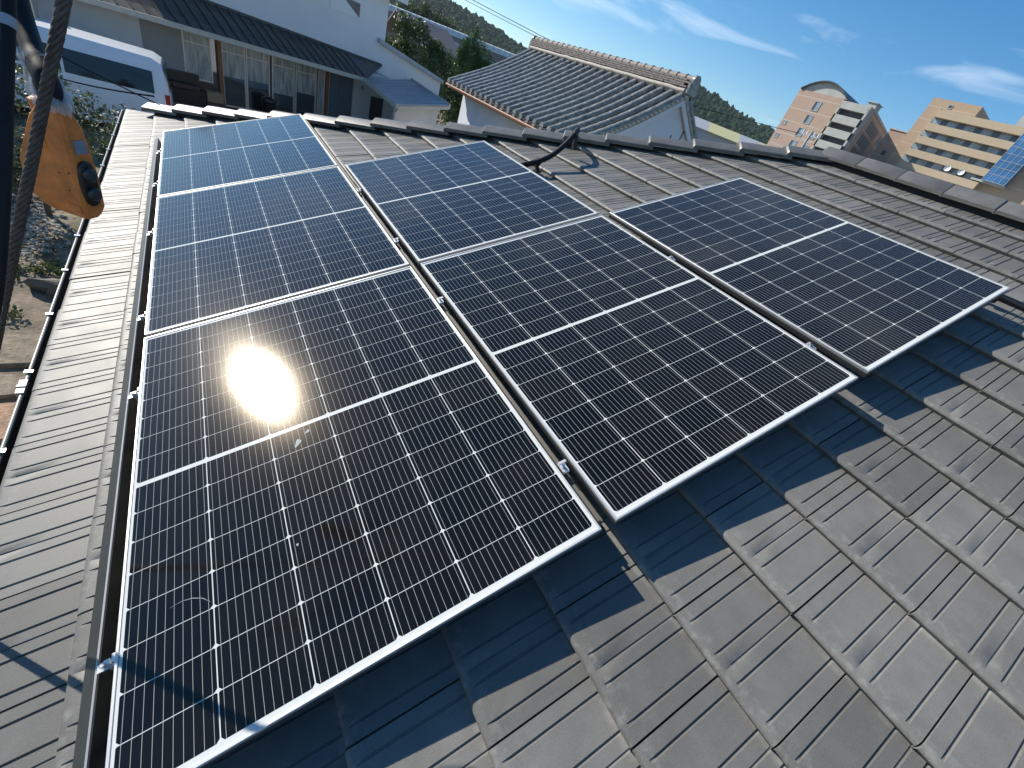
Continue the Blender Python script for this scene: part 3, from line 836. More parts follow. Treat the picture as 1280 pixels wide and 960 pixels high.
# upper windows
for a0, a1, z0, z1 in ((7.42, 8.85, 4.52, 5.10), (4.9, 6.86, 4.52, 5.10)):
    b = MB(); w = .05
    hbox(b, a0, a1, 1.55, 1.62, z0, z0 + w); hbox(b, a0, a1, 1.55, 1.62, z1 - w, z1); hbox(b, a0, a0 + w, 1.551, 1.62, z0 + w, z1 - w); hbox(b, a1 - w, a1, 1.551, 1.62, z0 + w, z1 - w)
    f = b.build('window', MT['dish'], nb)
    b = MB(); hbox(b, a0 + w, a1 - w, 1.58, 1.597, z0 + w, z1 - w); b.build('pane', MT['greyroof'], f)
    b = MB(); b.hexa([H(a0 + w, 1.570, z0 + w), H(a1 - w, 1.570, z0 + w), H(a1 - w - .02, 1.578, z0 + w), H(a0 + w, 1.578, z0 + w), H(a0 + w, 1.570, z1 - w), H(a0 + w + .5, 1.570, z1 - w), H(a0 + w + .5, 1.578, z1 - w), H(a0 + w, 1.578, z1 - w)]); b.build('pane_cover', MT['dish'], f)  # pale wedge laid over the pane, painting in its lit triangle
# lean-to roof with standing seams
b = MB()
b.slab([H(-2.0, -.02, 2.62), H(8.25, -.02, 2.62), H(8.25, 1.6, 3.20), H(-2.0, 1.6, 3.40)], (0, 0, .05))
b.slab([H(8.25, -.02, 2.62), H(9.3, .82, 2.90), H(10.3, 1.62, 3.16), H(8.25, 1.6, 3.20)], (0, 0, .05))
k = -1.9
nsm = 0
while k < 9.6:
    t0 = 0.0; a1 = k
    zt = 3.40 - .24 * (a1 + 2) / 12.27
    b0 = -.02
    if k > 8.25: b0 = -.02 + (k - 8.25) * .8
    zb = 2.62 + (zt - 2.62) * (b0 + .02) / 1.62
    b.hexa([H(k, b0, zb + .05), H(k + .03, b0, zb + .05), H(k + .03, 1.6, zt + .05), H(k, 1.6, zt + .05), H(k, b0, zb + .085), H(k + .03, b0, zb + .085), H(k + .03, 1.6, zt + .085), H(k, 1.6, zt + .085)])
    k += .36
    if k > 8.3: break
lr = b.build('lean_to_roof', MT['metalroof'], nb)
b = MB(); b.slab([H(.9, 1.52, 3.36), H(10.2, 1.52, 3.165), H(10.2, 1.597, 3.18), H(.9, 1.597, 3.375)], (0, 0, .07)); b.build('flashing', MT['metalroof'], lr)
b = MB(); hbox(b, -2.0, 8.3, -.10, -.025, 2.52, 2.66); b.build('eave_gutter', MT['fascia'], lr)
b = MB(); hbox(b, -2.0, 8.3, 0, .82, 2.50, 2.56); b.build('soffit', MT['panelg'], lr)
# posts
for a in (2.75, 6.88):
    b = MB(); hbox(b, a, a + .13, .74, .86, .42, 2.5); b.build('post', MT['wood'], nb)
# glazing
for a0, a1, z0, pane in ((1.75, 2.55, 1.1, 'glass'), (2.90, 3.66, .45, 'glass'), (3.72, 4.54, .45, 'glass'), (4.66, 5.52, .45, 'glass'), (5.60, 6.46, .45, 'glass'), (6.56, 6.84, .45, 'panerefl'), (7.05, 8.25, .45, 'pane_cover')):
    b = MB(); w = .045
    hbox(b, a0 - .02, a1 + .02, .80, .87, z0, z0 + w); hbox(b, a0 - .02, a1 + .02, .80, .87, 2.42, 2.42 + w); hbox(b, a0 - .02, a0 + w - .02, .801, .87, z0 + w, 2.42); hbox(b, a1 - w + .02, a1 + .02, .801, .87, z0 + w, 2.42)
    if pane == 'glass' : hbox(b, a0 + .03, a1 - .03, .81, .86, 2.14, 2.17)
    f = b.build('glass_door' if z0 < 1 else 'window', MT['alframe'], nb)
    b = MB(); hbox(b, a0 + .025, a1 - .025, .83, .842, z0 + w, 2.42); b.build('pane', MT[pane], f)
    if pane == 'glass':   # pale streaky sheet standing in for the reflection on the upper part
        b = MB(); zz = rnd.uniform(1.15, 1.45)
        hbox(b, a0 + .026, a1 - .026, .8255, .8295, zz if z0 < 1 else z0 + w, 2.41)
        b.build('pane_reflection', MT['panerefl'], f)
b = MB(); hbox(b, 2.57, 2.74, .83, .87, .42, 2.5); b.build('door_jamb', MT['glass'], nb)
b = MB(); hbox(b, 1.75, 2.55, .80, .84, .42, 1.1); b.build('low_panel', MT['darkwood'], nb)
b = MB(); hbox(b, 9.2, 10.0, .77, .797, .1, 1.95); b.build('side_door', MT['metalroof'], nb)
# meter / lamp and downpipe
b = MB(); hbox(b, 8.62, 8.72, .72, .80, 2.1, 2.25); b.build('wall_lamp', MT['panelg'], nb)
b = MB(); b.tube([H(-1.66, .70, 2.5), H(-1.66, .70, .1)], .04, 8); b.build('downpipe', MT['fascia'], nb)
# porch wing with ribbed roof
PA, PB, PC, PD = Vector((8.15 * HA.x + HO.x, 8.15 * HA.y + HO.y, 2.60)), Vector((6.5, 17.85, 2.46)), Vector((9.35, 19.60, 2.84)), Vector((9.15, 24.2, 3.02))
b = MB()
nst = 15
for i in range(nst):
    t0, t1 = i / nst, (i + 1) / nst
    q = [PB.lerp(PA, t0), PC.lerp(PD, t0), PC.lerp(PD, t1), PB.lerp(PA, t1)]
    up = Vector((0, 0, .022))
    b.hexa([q[0], q[1], q[2], q[3], q[0] + up + Vector((0, 0, .02)), q[1] + up + Vector((0, 0, .02)), q[2] + up, q[3] + up])
pr = b.build('porch_roof', MT['porchroof'], nb)
b = MB()
b.slab([PB + Vector((0, 0, -.12)), PC + Vector((0, 0, -.12)), PC + Vector((0, 0, .0)), PB + Vector((0, 0, .0))], (-HB * .04))
b.slab([PB + Vector((0, 0, -.10)), PA + Vector((0, 0, -.10)), PA + Vector((0, 0, .06)), PB + Vector((0, 0, .06))], (-HA * .06))
b.slab([PC + Vector((0, 0, -.08)), PD + Vector((0, 0, -.08)), PD + Vector((0, 0, .09)), PC + Vector((0, 0, .09))], (HA * .06))
b.build('porch_fascia', MT['fascia'], pr)
b = MB()
q0 = PB + HB * .5 + HA * .35; q1 = PC + HB * .5 - HA * .1
for p_, q_ in ((q0, q1),):
    b.slab([Vector((p_.x, p_.y, 0)), Vector((q_.x, q_.y, 0)), Vector((q_.x, q_.y, q_.z - .05)), Vector((p_.x, p_.y, p_.z - .05))], HB * .1)
    e = q_ + HB * 5; b.slab([Vector((q_.x, q_.y, 0)), Vector((e.x, e.y, 0)), Vector((e.x, e.y, e.z)), Vector((q_.x, q_.y, q_.z - .05))], -HA * .1)
b.build('porch_wall', MT['wallw'], nb)
b = MB(); b.tube([PB + Vector((.05, .05, -.06)), PB + HB * .45 + HA * .3 + Vector((0, 0, -.3)), PB + HB * .45 + HA * .3 + Vector((0, 0, -2.3))], .035, 8); b.build('rain_pipe', MT['fascia'], nb)
# back wing behind the porch with its capped sloping parapet
b = MB()
w0 = H(9.9, 1.65, 0); 
pts = [(H(9.9, 1.62, 0), 4.0), (Vector((10.9, 24.6, 0)), 3.32)]
(a_, za), (c_, zc) = pts
nn = (c_ - a_).normalized(); nrm = Vector((-nn.y, nn.x, 0))
b.slab([a_, c_, c_ + Vector((0, 0, zc)), a_ + Vector((0, 0, za))], nrm * .15)
b.build('back_wall', MT['wallup'], nb)
b = MB(); b.slab([a_ + Vector((0, 0, za)) - nrm * .25, c_ + Vector((0, 0, zc)) - nrm * .25, c_ + Vector((0, 0, zc)) + nrm * .5, a_ + Vector((0, 0, za)) + nrm * .5], (0, 0, .16)); b.build('parapet_cap', MT['gsheet'], nb)
# things on the deck
t = thing('wooden_bench', H(1.5, .45, 0), 'dark wooden bench with brown seat cushion beside the grey wall panel', 'bench')
b = MB(); hbox(b, 1.0, 2.05, .25, .7, .42, .85); hbox(b, 1.0, 2.05, .62, .72, .85, 1.28); b.build('seat', MT['blackpl'], t)
b = MB(); hbox(b, 1.1, 1.9, .22, .6, .86, 1.0); b.build('cushion', MT['darkwood'], t, bevel=.03)
t = thing('cardboard_box', H(2.4, .5, .42), 'small brown cardboard box standing left of the wooden post', 'box')
b = MB(); hbox(b, 2.15, 2.66, .35, .7, .60, .90); bx = b.build('carton', MT['card'], t)
b = MB(); hbox(b, 2.15, 2.66, .50, .54, .901, .904); b.build('tape', MT['fascia'], t)
b = MB(); hbox(b, 2.1, 2.7, .3, .74, .42, .60); b.build('crate', MT['darkwood'], t)
t = thing('refuse_bin', H(4.3, .45, .42), 'round black bin standing on the deck before the glass doors', 'bin')
b = MB(); c = H(4.3, .45, .42)
b.loft([[c + Vector((r * math.cos(q * .5236), r * math.sin(q * .5236), z)) for q in range(12)] for r, z in ((.2, 0), (.24, .5), (.25, .55))]); b.build('bin_body', MT['blackpl'], t, smooth=40)
b = MB(); b.loft([[c + Vector((r * math.cos(q * .5236), r * math.sin(q * .5236), z)) for q in range(12)] for r, z in ((.26, .55), (.25, .61), (.12, .68), (.02, .70))]); b.build('lid', MT['blackpl'], t, smooth=40)
# brown shed left of the house
t = thing('brown_shed', H(-3.5, 1.5, 0), 'brown boarded shed behind the white van at the far left', 'shed')
b = MB(); hbox(b, -5.4, -1.95, 1.2, 4, 0, 3.6); b.build('wall', MT['brown'], t)
b = MB(); b.slab([H(-5.7, .9, 3.55), H(-1.8, .9, 3.55), H(-1.8, 4.3, 4.2), H(-5.7, 4.3, 4.2)], (0, 0, .08)); b.build('roof', MT['greyroof'], t)

# ================================================================== VAN
t = thing('parked_van', (-2.7, 16.65, 0), 'white high roof van with dark side windows parked before the neighbour house', 'van')
b = MB()
#        x      zroof  zbelt  half widths: sill, belt, shoulder, roof ; z sill
st = [(-.30, 1.30, 1.10, .78, .80, .78, .74, .45), (-.33, 1.62, 1.14, .82, .84, .74, .66, .34), (-.42, 1.96, 1.16, .84, .85, .73, .60, .32), (-.60, 2.05, 1.16, .85, .86, .73, .58, .30),
      (-2.6, 2.06, 1.16, .86, .86, .73, .58, .28), (-3.9, 2.02, 1.12, .86, .86, .72, .56, .28), (-4.45, 1.62, 1.08, .85, .85, .74, .58, .28), (-4.85, 1.12, 1.00, .82, .82, .78, .62, .30), (-5.0, .80, .72, .76, .76, .72, .60, .34)]
rings = []
for x, zr, zb, ws, wb, wsh, wr, zs in st:
    zsh = zr - min(.20, (zr - zb) * .4)
    hlf = [(ws - .04, zs), (ws, zs + .12), (wb, zb), (wsh, zsh), (wr, zr - .02)]
    rings.append([Vector((x, 16.65 - w, z)) for w, z in hlf] + [Vector((x, 16.65, zr))] + [Vector((x, 16.65 + w, z)) for w, z in reversed(hlf)])
b.loft(rings)
b.build('body', MT['van'], t, smooth=35)
def vside(x0, x1, zb0, zt0, zb1, zt1, off=.006):
    def y(z): return 16.65 - (.86 - (.86 - .73) * (z - 1.16) / (1.86 - 1.16)) - off
    return [Vector((x0, y(zb0), zb0)), Vector((x1, y(zb1), zb1)), Vector((x1, y(zt1), zt1)), Vector((x0, y(zt0), zt0))]
b = MB()
for x0, x1 in ((-2.28, -.62), (-3.75, -2.34)):
    b.slab(vside(x0, x1, 1.27, 1.76, 1.27, 1.76), (0, -.004, 0))
b.slab(vside(-4.45, -3.82, 1.27, 1.50, 1.27, 1.72), (0, -.004, 0))
b.build('side_window', MT['vanglass'], t)
b = MB(); b.slab([Vector((-.30, 16.05, 1.36)), Vector((-.30, 17.25, 1.36)), Vector((-.36, 17.2, 1.86)), Vector((-.36, 16.1, 1.86))], (.02, 0, 0.006)); b.build('rear_window', MT['vanglass'], t)
for s in (-1, 1):
    b = MB(); b.box((-.36, 16.65 + s * .81, 1.17), (.10, .09, .26)); b.build('tail_lamp', MT['red'], t, bevel=.015)
for x in (-1.15, -4.05):
    for s in (-1, 1):
        b = MB(); c = Vector((x, 16.65 + s * .74, .33))
        b.loft([[c + Vector((r * math.cos(q * .3927), yy, r * math.sin(q * .3927))) for q in range(16)] for yy, r in ((-.12, .22), (-.12, .31), (-.09, .33), (.09, .33), (.12, .31), (.12, .22))])
        w = b.build('wheel', MT['tyre'], t, smooth=40)
        b = MB(); b.loft([[c + Vector((r * math.cos(q * .3927), s * yy, r * math.sin(q * .3927))) for q in range(16)] for yy, r in ((.10, .21), (.123, .20), (.11, .08))]); b.build('rim', MT['steel'], w)
b = MB(); b.box((-.26, 16.65, .50), (.14, 1.62, .22)); b.build('rear_bumper', MT['van'], t, bevel=.03)
b = MB(); b.box((-2.31, 15.775, 1.05), (.16, .03, .035)); b.build('door_handle', MT['van'], t)

# ================================================================== STOREHOUSE with round tile rows
kx0, kxr, kx1 = 7.55, 10.5, 13.45
ky0, ky1 = 8.45, 16.1
kze, kzr = 3.84, 5.66
ks = thing('storehouse', (10.5, 12.3, 0), 'white plastered storehouse with a roof of round clay tile rows', 'storehouse')
b = MB(); b.box((10.5, (ky0 + .15 + ky1 - .28) / 2, (kze - .1) / 2), (4.9, ky1 - ky0 - .43, kze - .1))
b.build('wall', MT['kwall'], ks)
for y in (ky1 - .3, ky0 + .13):
    b = MB()
    b.add([(8.05, y, kze - .12), (12.95, y, kze - .12), (10.5, y, kzr - .12), (8.05, y + .12, kze - .12), (12.95, y + .12, kze - .12), (10.5, y + .12, kzr - .12)], [(0, 1, 2), (3, 5, 4), (0, 3, 4, 1), (1, 4, 5, 2), (2, 5, 3, 0)])
    g = b.build('gable', MT['kwall'], ks)
b = MB()
for yq, z0, z1 in ((10.75, 4.2, 4.75), (11.15, 4.2, 4.95), (11.55, 4.2, 5.0)): b.box((yq, ky0 + .128, (z0 + z1) / 2), (.035, .02, z1 - z0))
b.build('gable_batten', MT['blackpl'], g)
def kslope(x, sag=True):                   # height of the roof board, slightly concave
    f = abs(x - kxr) / (kxr - kx0)
    return kzr + (kze - kzr) * f - .10 * math.sin(math.pi * f)
b = MB()
xs = [kx0 + (kxr - kx0) * i / 8 for i in range(9)]
for sgn in (1, -1):
    X = [x if sgn == 1 else 2 * kxr - x for x in xs]
    vs_ = []; 
    for y in (ky0, ky1):
        for x in X: vs_.append((x, y, kslope(x)))
        for x in X: vs_.append((x, y, kslope(x) - .12))
    n = 9; fs = []
    for i in range(n - 1):
        fs += [(i, i + 1, 2 * n + i + 1, 2 * n + i), (n + i, n + i + 1, 3 * n + i + 1, 3 * n + i), (i, i + 1, n + i + 1, n + i), (2 * n + i, 2 * n + i + 1, 3 * n + i + 1, 3 * n + i)]
    fs += [(0, n, 3 * n, 2 * n)]
    b.add(vs_, fs)
kroof = b.build('roof', MT['ktile'], ks)
# pans and rolls
b = MB(); nr = 21
for sgn in (1, -1):
    for i in range(nr + 1):
        y = ky0 + .06 + (ky1 - ky0 - .12) * i / nr
        npc = 10
        for k in range(npc):
            f0, f1 = k / npc, (k + 1) / npc + .02
            rings = []
            for f, r in ((f0, .094), (f0 + .012, .097), (min(f1, 1), .086)):
                x = kx0 - .05 + (kxr - .12 - kx0) * f
                z = kslope(min(max(x, kx0), kxr)) + .035
                if x < kx0: z -= .02
                xx = x if sgn == 1 else 2 * kxr - x
                rings.append([Vector((xx, y + r * math.cos(q), z + r * math.sin(q))) for q in [math.pi * 2 * w / 10 for w in range(10)]])
            b.loft(rings)
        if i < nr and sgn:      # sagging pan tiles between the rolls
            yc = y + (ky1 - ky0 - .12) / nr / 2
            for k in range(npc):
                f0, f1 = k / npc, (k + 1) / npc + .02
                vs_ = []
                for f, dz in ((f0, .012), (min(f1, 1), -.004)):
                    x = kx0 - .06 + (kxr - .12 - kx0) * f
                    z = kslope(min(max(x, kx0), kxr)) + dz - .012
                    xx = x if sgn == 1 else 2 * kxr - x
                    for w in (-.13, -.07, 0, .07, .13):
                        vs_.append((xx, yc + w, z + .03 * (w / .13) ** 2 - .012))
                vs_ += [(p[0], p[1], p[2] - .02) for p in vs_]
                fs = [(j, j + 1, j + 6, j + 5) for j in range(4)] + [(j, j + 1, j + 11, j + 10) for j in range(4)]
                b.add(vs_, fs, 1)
b.build('tile_rows', [MT['ktile'], MT['kpanshade']], kroof, smooth=50)
# ridge: plaster base, three courses of flat tiles, round caps
b = MB()
for s in (-1, 1):
    yy = np.linspace(ky0 + .02, ky1 - .02, 30)
    b.tube([Vector((kxr + s * .15, y, kzr + .03 + rng.normal(0, .004))) for y in yy], .055, 8)
b.box((kxr, (ky0 + ky1) / 2, kzr + .02), (.26, ky1 - ky0 - .04, .16))
b.build('ridge_plaster', MT['plaster'], kroof, smooth=50)
b = MB()
for lay in range(4):
    w = .19 - .018 * lay
    y = ky0 + .0 + (.13 if lay % 2 else 0)
    while y < ky1 - .05:
        l = min(.27, ky1 - y)
        b.box((kxr, y + l / 2, kzr + .115 + lay * .048), (2 * w + rng.normal(0, .008), l - .012, .036))
        y += .27
b.build('ridge_course', MT['knoshi'], kroof)
b = MB()
y = ky0 - .05
while y < ky1:
    b.loft([[Vector((kxr + r * math.cos(q), yy, kzr + .30 + r * math.sin(q))) for q in [math.pi * 2 * w / 12 for w in range(12)]] for yy, r in ((y, .095), (y + .03, .10), (y + .05, .085), (y + .33, .080))])
    y += .31
b.build('ridge_caps', MT['knoshi'], kroof, smooth=50)
for y in (ky0 - .06, ky1 + .02):
    b = MB()
    b.loft([[Vector((kxr + r * math.cos(q), yy, kzr + .27 + r * math.sin(q))) for q in [math.pi * 2 * w / 14 for w in range(14)]] for yy, r in ((y - .03, .11), (y - .03, .14), (y + .05, .14))])
    b.box((kxr, y + .02, kzr + .10), (.34, .07, .22))
    b.build('ridge_end_tile', MT['ktile'], kroof, smooth=40); b = MB()
# verge boards
b = MB()
for sgn in (1, -1):
    X = [x if sgn == 1 else 2 * kxr - x for x in xs]
    for i in range(8):
        x0, x1 = X[i], X[i + 1]
        b.hexa([(x0, ky0 + .02, kslope(x0) - .26), (x1, ky0 + .02, kslope(x1) - .26), (x1, ky0 + .07, kslope(x1) - .26), (x0, ky0 + .07, kslope(x0) - .26),
                (x0, ky0 + .02, kslope(x0) - .123), (x1, ky0 + .02, kslope(x1) - .123), (x1, ky0 + .07, kslope(x1) - .123), (x0, ky0 + .07, kslope(x0) - .123)])
b.build('verge_board', MT['kwall'], kroof)
b = MB()
for i in range(26):
    f = (i + .5) / 26; x = kx0 + (kxr - kx0) * f
    b.box((x, ky0 - .01, kslope(x) - .02 + .0), (.10, .05, .035))
b.build('verge_tile', MT['fascia'], kroof)
b = MB(); b.tube([Vector((kx0 - .10, ky0 + .1, kze - .11)), Vector((kx0 - .10, ky1 - .05, kze - .09))], .034, 8); b.build('eave_gutter', MT['copper'], ks, smooth=60)
b = MB(); b.box((kx0 + .05, (ky0 + ky1) / 2, kze - .15), (.14, ky1 - ky0 - .1, .05)); b.build('eave_fascia', MT['copper'], ks)
b = MB(); b.tube([Vector((kx1 - .5, ky0 + .28, 4.3)), Vector((kx1 - .5, ky0 + .28, 0))], .04, 8); b.build('downpipe', MT['blackpl'], ks)

# ================================================================== VEGETATION
def leaves(b, centers, n, size, flat=.5, up=0.3):
    """leaf sized faces through a set of ellipsoid clumps (cx,cy,cz,rx,ry,rz)"""
    for i in range(n):
        c = centers[rnd.randrange(len(centers))]
        d = rng.normal(0, 1, 3); d /= np.linalg.norm(d)
        rr = rnd.random() ** 0.45
        p = np.array(c[:3]) + d * np.array(c[3:6]) * rr
        nrm = d * .6 + rng.normal(0, .6, 3) + np.array([0, 0, up]); nrm /= np.linalg.norm(nrm)
        a = np.cross(nrm, rng.normal(0, 1, 3)); a /= np.linalg.norm(a); e = np.cross(nrm, a)
        s = size * rnd.uniform(.6, 1.4)
        q = [p - a * s, p + e * s * flat + nrm * s * .15, p + a * s, p - e * s * flat + nrm * s * .15]
        k = len(b.v); b.v.extend(map(tuple, q)); b.f.append((k, k + 1, k + 2, k + 3)); b.mi.append(0)
        b.rnd.append(min(1, max(0, rnd.gauss(.45, .28))))
def tree(name, loc, clumps, n, size, mat, label, cat, trunk_h, tr, group=None, flat=.5, limbs=5):
    t = thing(name, loc, label, cat, group)
    b = MB(); x, y, z = loc
    b.tube([Vector((x, y, z)), Vector((x + .05, y, z + trunk_h * .5)), Vector((x, y + .04, z + trunk_h))], [tr, tr * .7, tr * .4], 8)
    for i in range(limbs):
        c = clumps[i % len(clumps)]
        b.tube([Vector((x, y, z + trunk_h * (.35 + .1 * i))), Vector((c[0], c[1], c[2]))], [tr * .4, tr * .12], 6)
    b.build('trunk', MT['trunk'], t)
    b = MB(); leaves(b, clumps, n, size, flat)
    b.build('crown', MT[mat], t, fix=False)
    return t
# broadleaf bush beside the upper house wall
cl = []
for i in range(24):
    a = rnd.uniform(0, 6.28); r = rnd.uniform(.2, 1.9); z = rnd.uniform(.6, 4.6)
    cl.append((9.9 + r * math.cos(a), 27.0 + r * math.sin(a) * .9, z, .75, .75, .65))
cl += [(9.3, 26.6, 5.0, .6, .6, .6), (10.2, 26.9, 5.1, .6, .6, .5), (12.2, 26.6, 3.5, .8, .7, .9), (12.9, 26.4, 2.6, .8, .7, .9), (11.6, 26.6, 4.2, .8, .7, .6), (11.2, 26.8, 4.6, .6, .6, .5), (12.0, 26.5, 2.0, .9, .7, .9), (13.2, 26.3, 1.6, .8, .7, .8), (12.6, 26.5, 3.3, .7, .7, .6)]
tree('broadleaf_tree', (10.0, 27.0, 0), cl, 17000, .085, 'leafb', 'round olive green tree growing beside the white house wall', 'tree', 3.2, .16)
# conifer clump between house and storehouse
cl = []
for i in range(34):
    f = rnd.random(); a = rnd.uniform(0, 6.28); z = .4 + 4.7 * f; r = rnd.uniform(.2, 2.3) * (1 - f * .6)
    cl.append((14.3 + r * math.cos(a), 28.0 + r * math.sin(a), z, .42, .42, .95))
cl += [(13.9, 28, 5.7, .22, .22, .8), (14.6, 28, 5.1, .25, .25, .8), (13.2, 28, 4.8, .25, .25, .8), (15.3, 28, 4.4, .3, .3, .7), (12.6, 28, 4.2, .25, .25, .7), (14.2, 27.8, 5.2, .25, .25, .8), (15.9, 28, 3.9, .3, .3, .7), (16.3, 28, 3.5, .3, .3, .7), (15.0, 28, 4.9, .25, .25, .8), (13.5, 28, 5.2, .22, .22, .7), (14.9, 27.8, 4.3, .3, .3, .8)]
tree('conifer_tree', (14.0, 28.0, 0), cl, 20000, .085, 'leafc', 'dark green conifer with pointed tips behind the storehouse roof', 'tree', 4.2, .18, flat=.22)
cl = [(19.0 + rnd.uniform(-2.2, 2.2), 28.5 + rnd.uniform(-1, 1), rnd.uniform(.8, 4.6), .7, .7, .7) for i in range(14)]
tree('hedge_tree', (19.0, 28.5, 0), cl, 5000, .09, 'leafd', 'low dark tree just right of the conifer, mostly behind the storehouse', 'tree', 2.4, .14)
# far trees along the greenhouse
for i, (az, D, h, lab) in enumerate(((19.0, 150, 13.5, 'far bushy tree above the greenhouse, nearest the white wall'), (20.6, 150, 14.6, 'far tall tree above the middle of the greenhouse'),
                                     (22.6, 150, 13.6, 'far rounded tree above the greenhouse, left of the conifer tip'), (24.3, 150, 12.2, 'small far tree peeping over the greenhouse by the conifer'))):
    q = rad(az); x, y = D * math.sin(q), D * math.cos(q)
    cl = [(x + rnd.uniform(-3, 3), y + rnd.uniform(-2, 2), h - rnd.uniform(1.2, 6), 1.7, 1.7, 1.3) for k in range(12)]
    tree('broadleaf_tree', (x, y, 0), cl, 1500, .38, 'leafm', lab, 'tree', h * .6, .3, 'trees above the greenhouse')
# shrubs at the left below the eave
cl = [(-2.15 + rnd.uniform(-.75, .85), 10.2 + rnd.uniform(-.6, .6), rnd.uniform(.5, 2.2), .38, .38, .30) for i in range(15)]
cl += [(-1.35, 10.4, 1.9, .35, .35, .3), (-1.7, 10.2, 2.25, .3, .3, .2)]
tree('garden_shrub', (-2.1, 10.2, 0), cl, 4200, .042, 'leafy', 'leafy garden shrub standing below the eave behind the orange controller', 'shrub', 1.3, .05)
cl = [(-1.2 + rnd.uniform(-.35, .5), 12.2 + rnd.uniform(-.6, .6), rnd.uniform(.3, 1.5), .35, .35, .35) for i in range(9)]
tree('garden_shrub', (-1.2, 12.2, 0), cl, 2200, .042, 'leafy', 'low garden shrub half hidden by the eave corner in front of the van', 'shrub', .8, .04)
cl = [(-3.6 + rnd.uniform(-.7, .7), 11.5 + rnd.uniform(-.6, .6), rnd.uniform(.3, 1.9), .45, .45, .45) for i in range(10)]
tree('garden_shrub', (-3.6, 11.5, 0), cl, 2600, .05, 'leafd', 'dark garden shrub at the far left edge behind the black cable', 'shrub', 1.0, .05)

# ground details under the eave: flagstones, weeds, rock
stones = [(-1.62, 3.75, .75, .62, 'stonep', 'pinkish flagstone nearest the camera below the eave'), (-1.75, 4.65, .8, .55, 'stonep', 'rough pinkish flagstone, second from the camera below the eave'),
          (-1.85, 5.25, .85, .36, 'stone', 'narrow grey brown flagstone between two dark cracks below the eave'), (-1.8, 5.95, .85, .60, 'stone', 'broad pale flagstone at the edge of the bare dirt')]
for x, y, w, l, m, lab in stones:
    b = MB(); n = 12; ring = []
    for k in range(n):
        a = 2 * math.pi * (k + .5) / n; cs, sn = math.cos(a), math.sin(a)
        q = 1 / max(abs(cs), abs(sn)); ring.append((x + cs * q * w * (.98 + rng.normal(0, .02)), y + sn * q * l / 1.0 * .54 * (.97 + rng.normal(0, .02))))
    b.loft([[Vector((p[0], p[1], .0)) for p in ring], [Vector((p[0], p[1], .05)) for p in ring], [Vector((x + (p[0] - x) * .97, y + (p[1] - y) * .97, .062)) for p in ring]])
    tag(b.build('flagstone', MT[m], bevel=0), lab, 'flagstone', 'flagstones below the eave')
b = MB()
bm = bmesh.new(); bmesh.ops.create_icosphere(bm, subdivisions=3, radius=1)
vv = [Vector((v.co.x * .48 * (1 + .25 * math.sin(5 * v.co.y + 3 * v.co.z) + rng.normal(0, .05)), v.co.y * .22 * (1 + .3 * math.sin(4 * v.co.x) + rng.normal(0, .05)), v.co.z * .20 * (1 + .3 * math.sin(6 * v.co.x + 1) + rng.normal(0, .08)))) + Vector((-1.38, 7.45, .06)) for v in bm.verts]
b.add(vv, [tuple(v.index for v in f.verts) for f in bm.faces]); bm.free()
tag(b.build('garden_rock', MT['brown']), 'brown garden rock on the dirt beside the weed strip', 'rock')
b = MB()
for i in range(60):
    x = rnd.uniform(-2.6, -1.2); y = rnd.gauss(8.05, .16)
    leaves(b, [(x, y, .06, .10, .10, .08)], 26, .028)
for i in range(60):
    x = rnd.uniform(-2.5, -1.2); y = rnd.uniform(8.3, 9.3)
    leaves(b, [(x, y, .03, .10, .10, .04)], 6, .024)
leaves(b, [(-1.98, 6.75, .08, .14, .12, .08)], 60, .035)
tag(b.build('weeds', MT['leafm'], fix=False), 'strip of green weeds across the bare dirt', 'weeds', kind='stuff')
b = MB()
bm = bmesh.new(); bmesh.ops.create_icosphere(bm, subdivisions=1, radius=1)
iv = [v.co.copy() for v in bm.verts]; ifc = [tuple(v.index for v in f.verts) for f in bm.faces]; bm.free()
for i in range(900):
    x = rnd.gauss(-2.5, .28); y = rnd.gauss(9.3, .75); r = rnd.uniform(.012, .04)
    if x > -1.7: continue
    b.add([Vector((x + v.x * r * rnd.uniform(.7, 1.3), y + v.y * r, r * .3 + v.z * r * .7)) for v in iv], ifc)
tag(b.build('gravel', nmat('pale_gravel', (0.44, 0.40, 0.34), 0.8, var=.3, vscale=30)), 'patch of pale gravel on the dirt below the eave', 'gravel', kind='stuff')

# ================================================================== FAR BUILDINGS
def fbox(b, x0, x1, y0, y1, z0, z1, mi=0):
    b.box(((x0 + x1) / 2, (y0 + y1) / 2, (z0 + z1) / 2), (x1 - x0, y1 - y0, z1 - z0), mi=mi)
h1 = thing('hospital_block', (150, 70, 0), 'brown brick block with arched roof and pale concrete balconies', 'building')
b = MB(); fbox(b, 137, 165, 68.0, 80.6, 0, 28.4); b.build('brick_wall', MT['brickp'], h1)
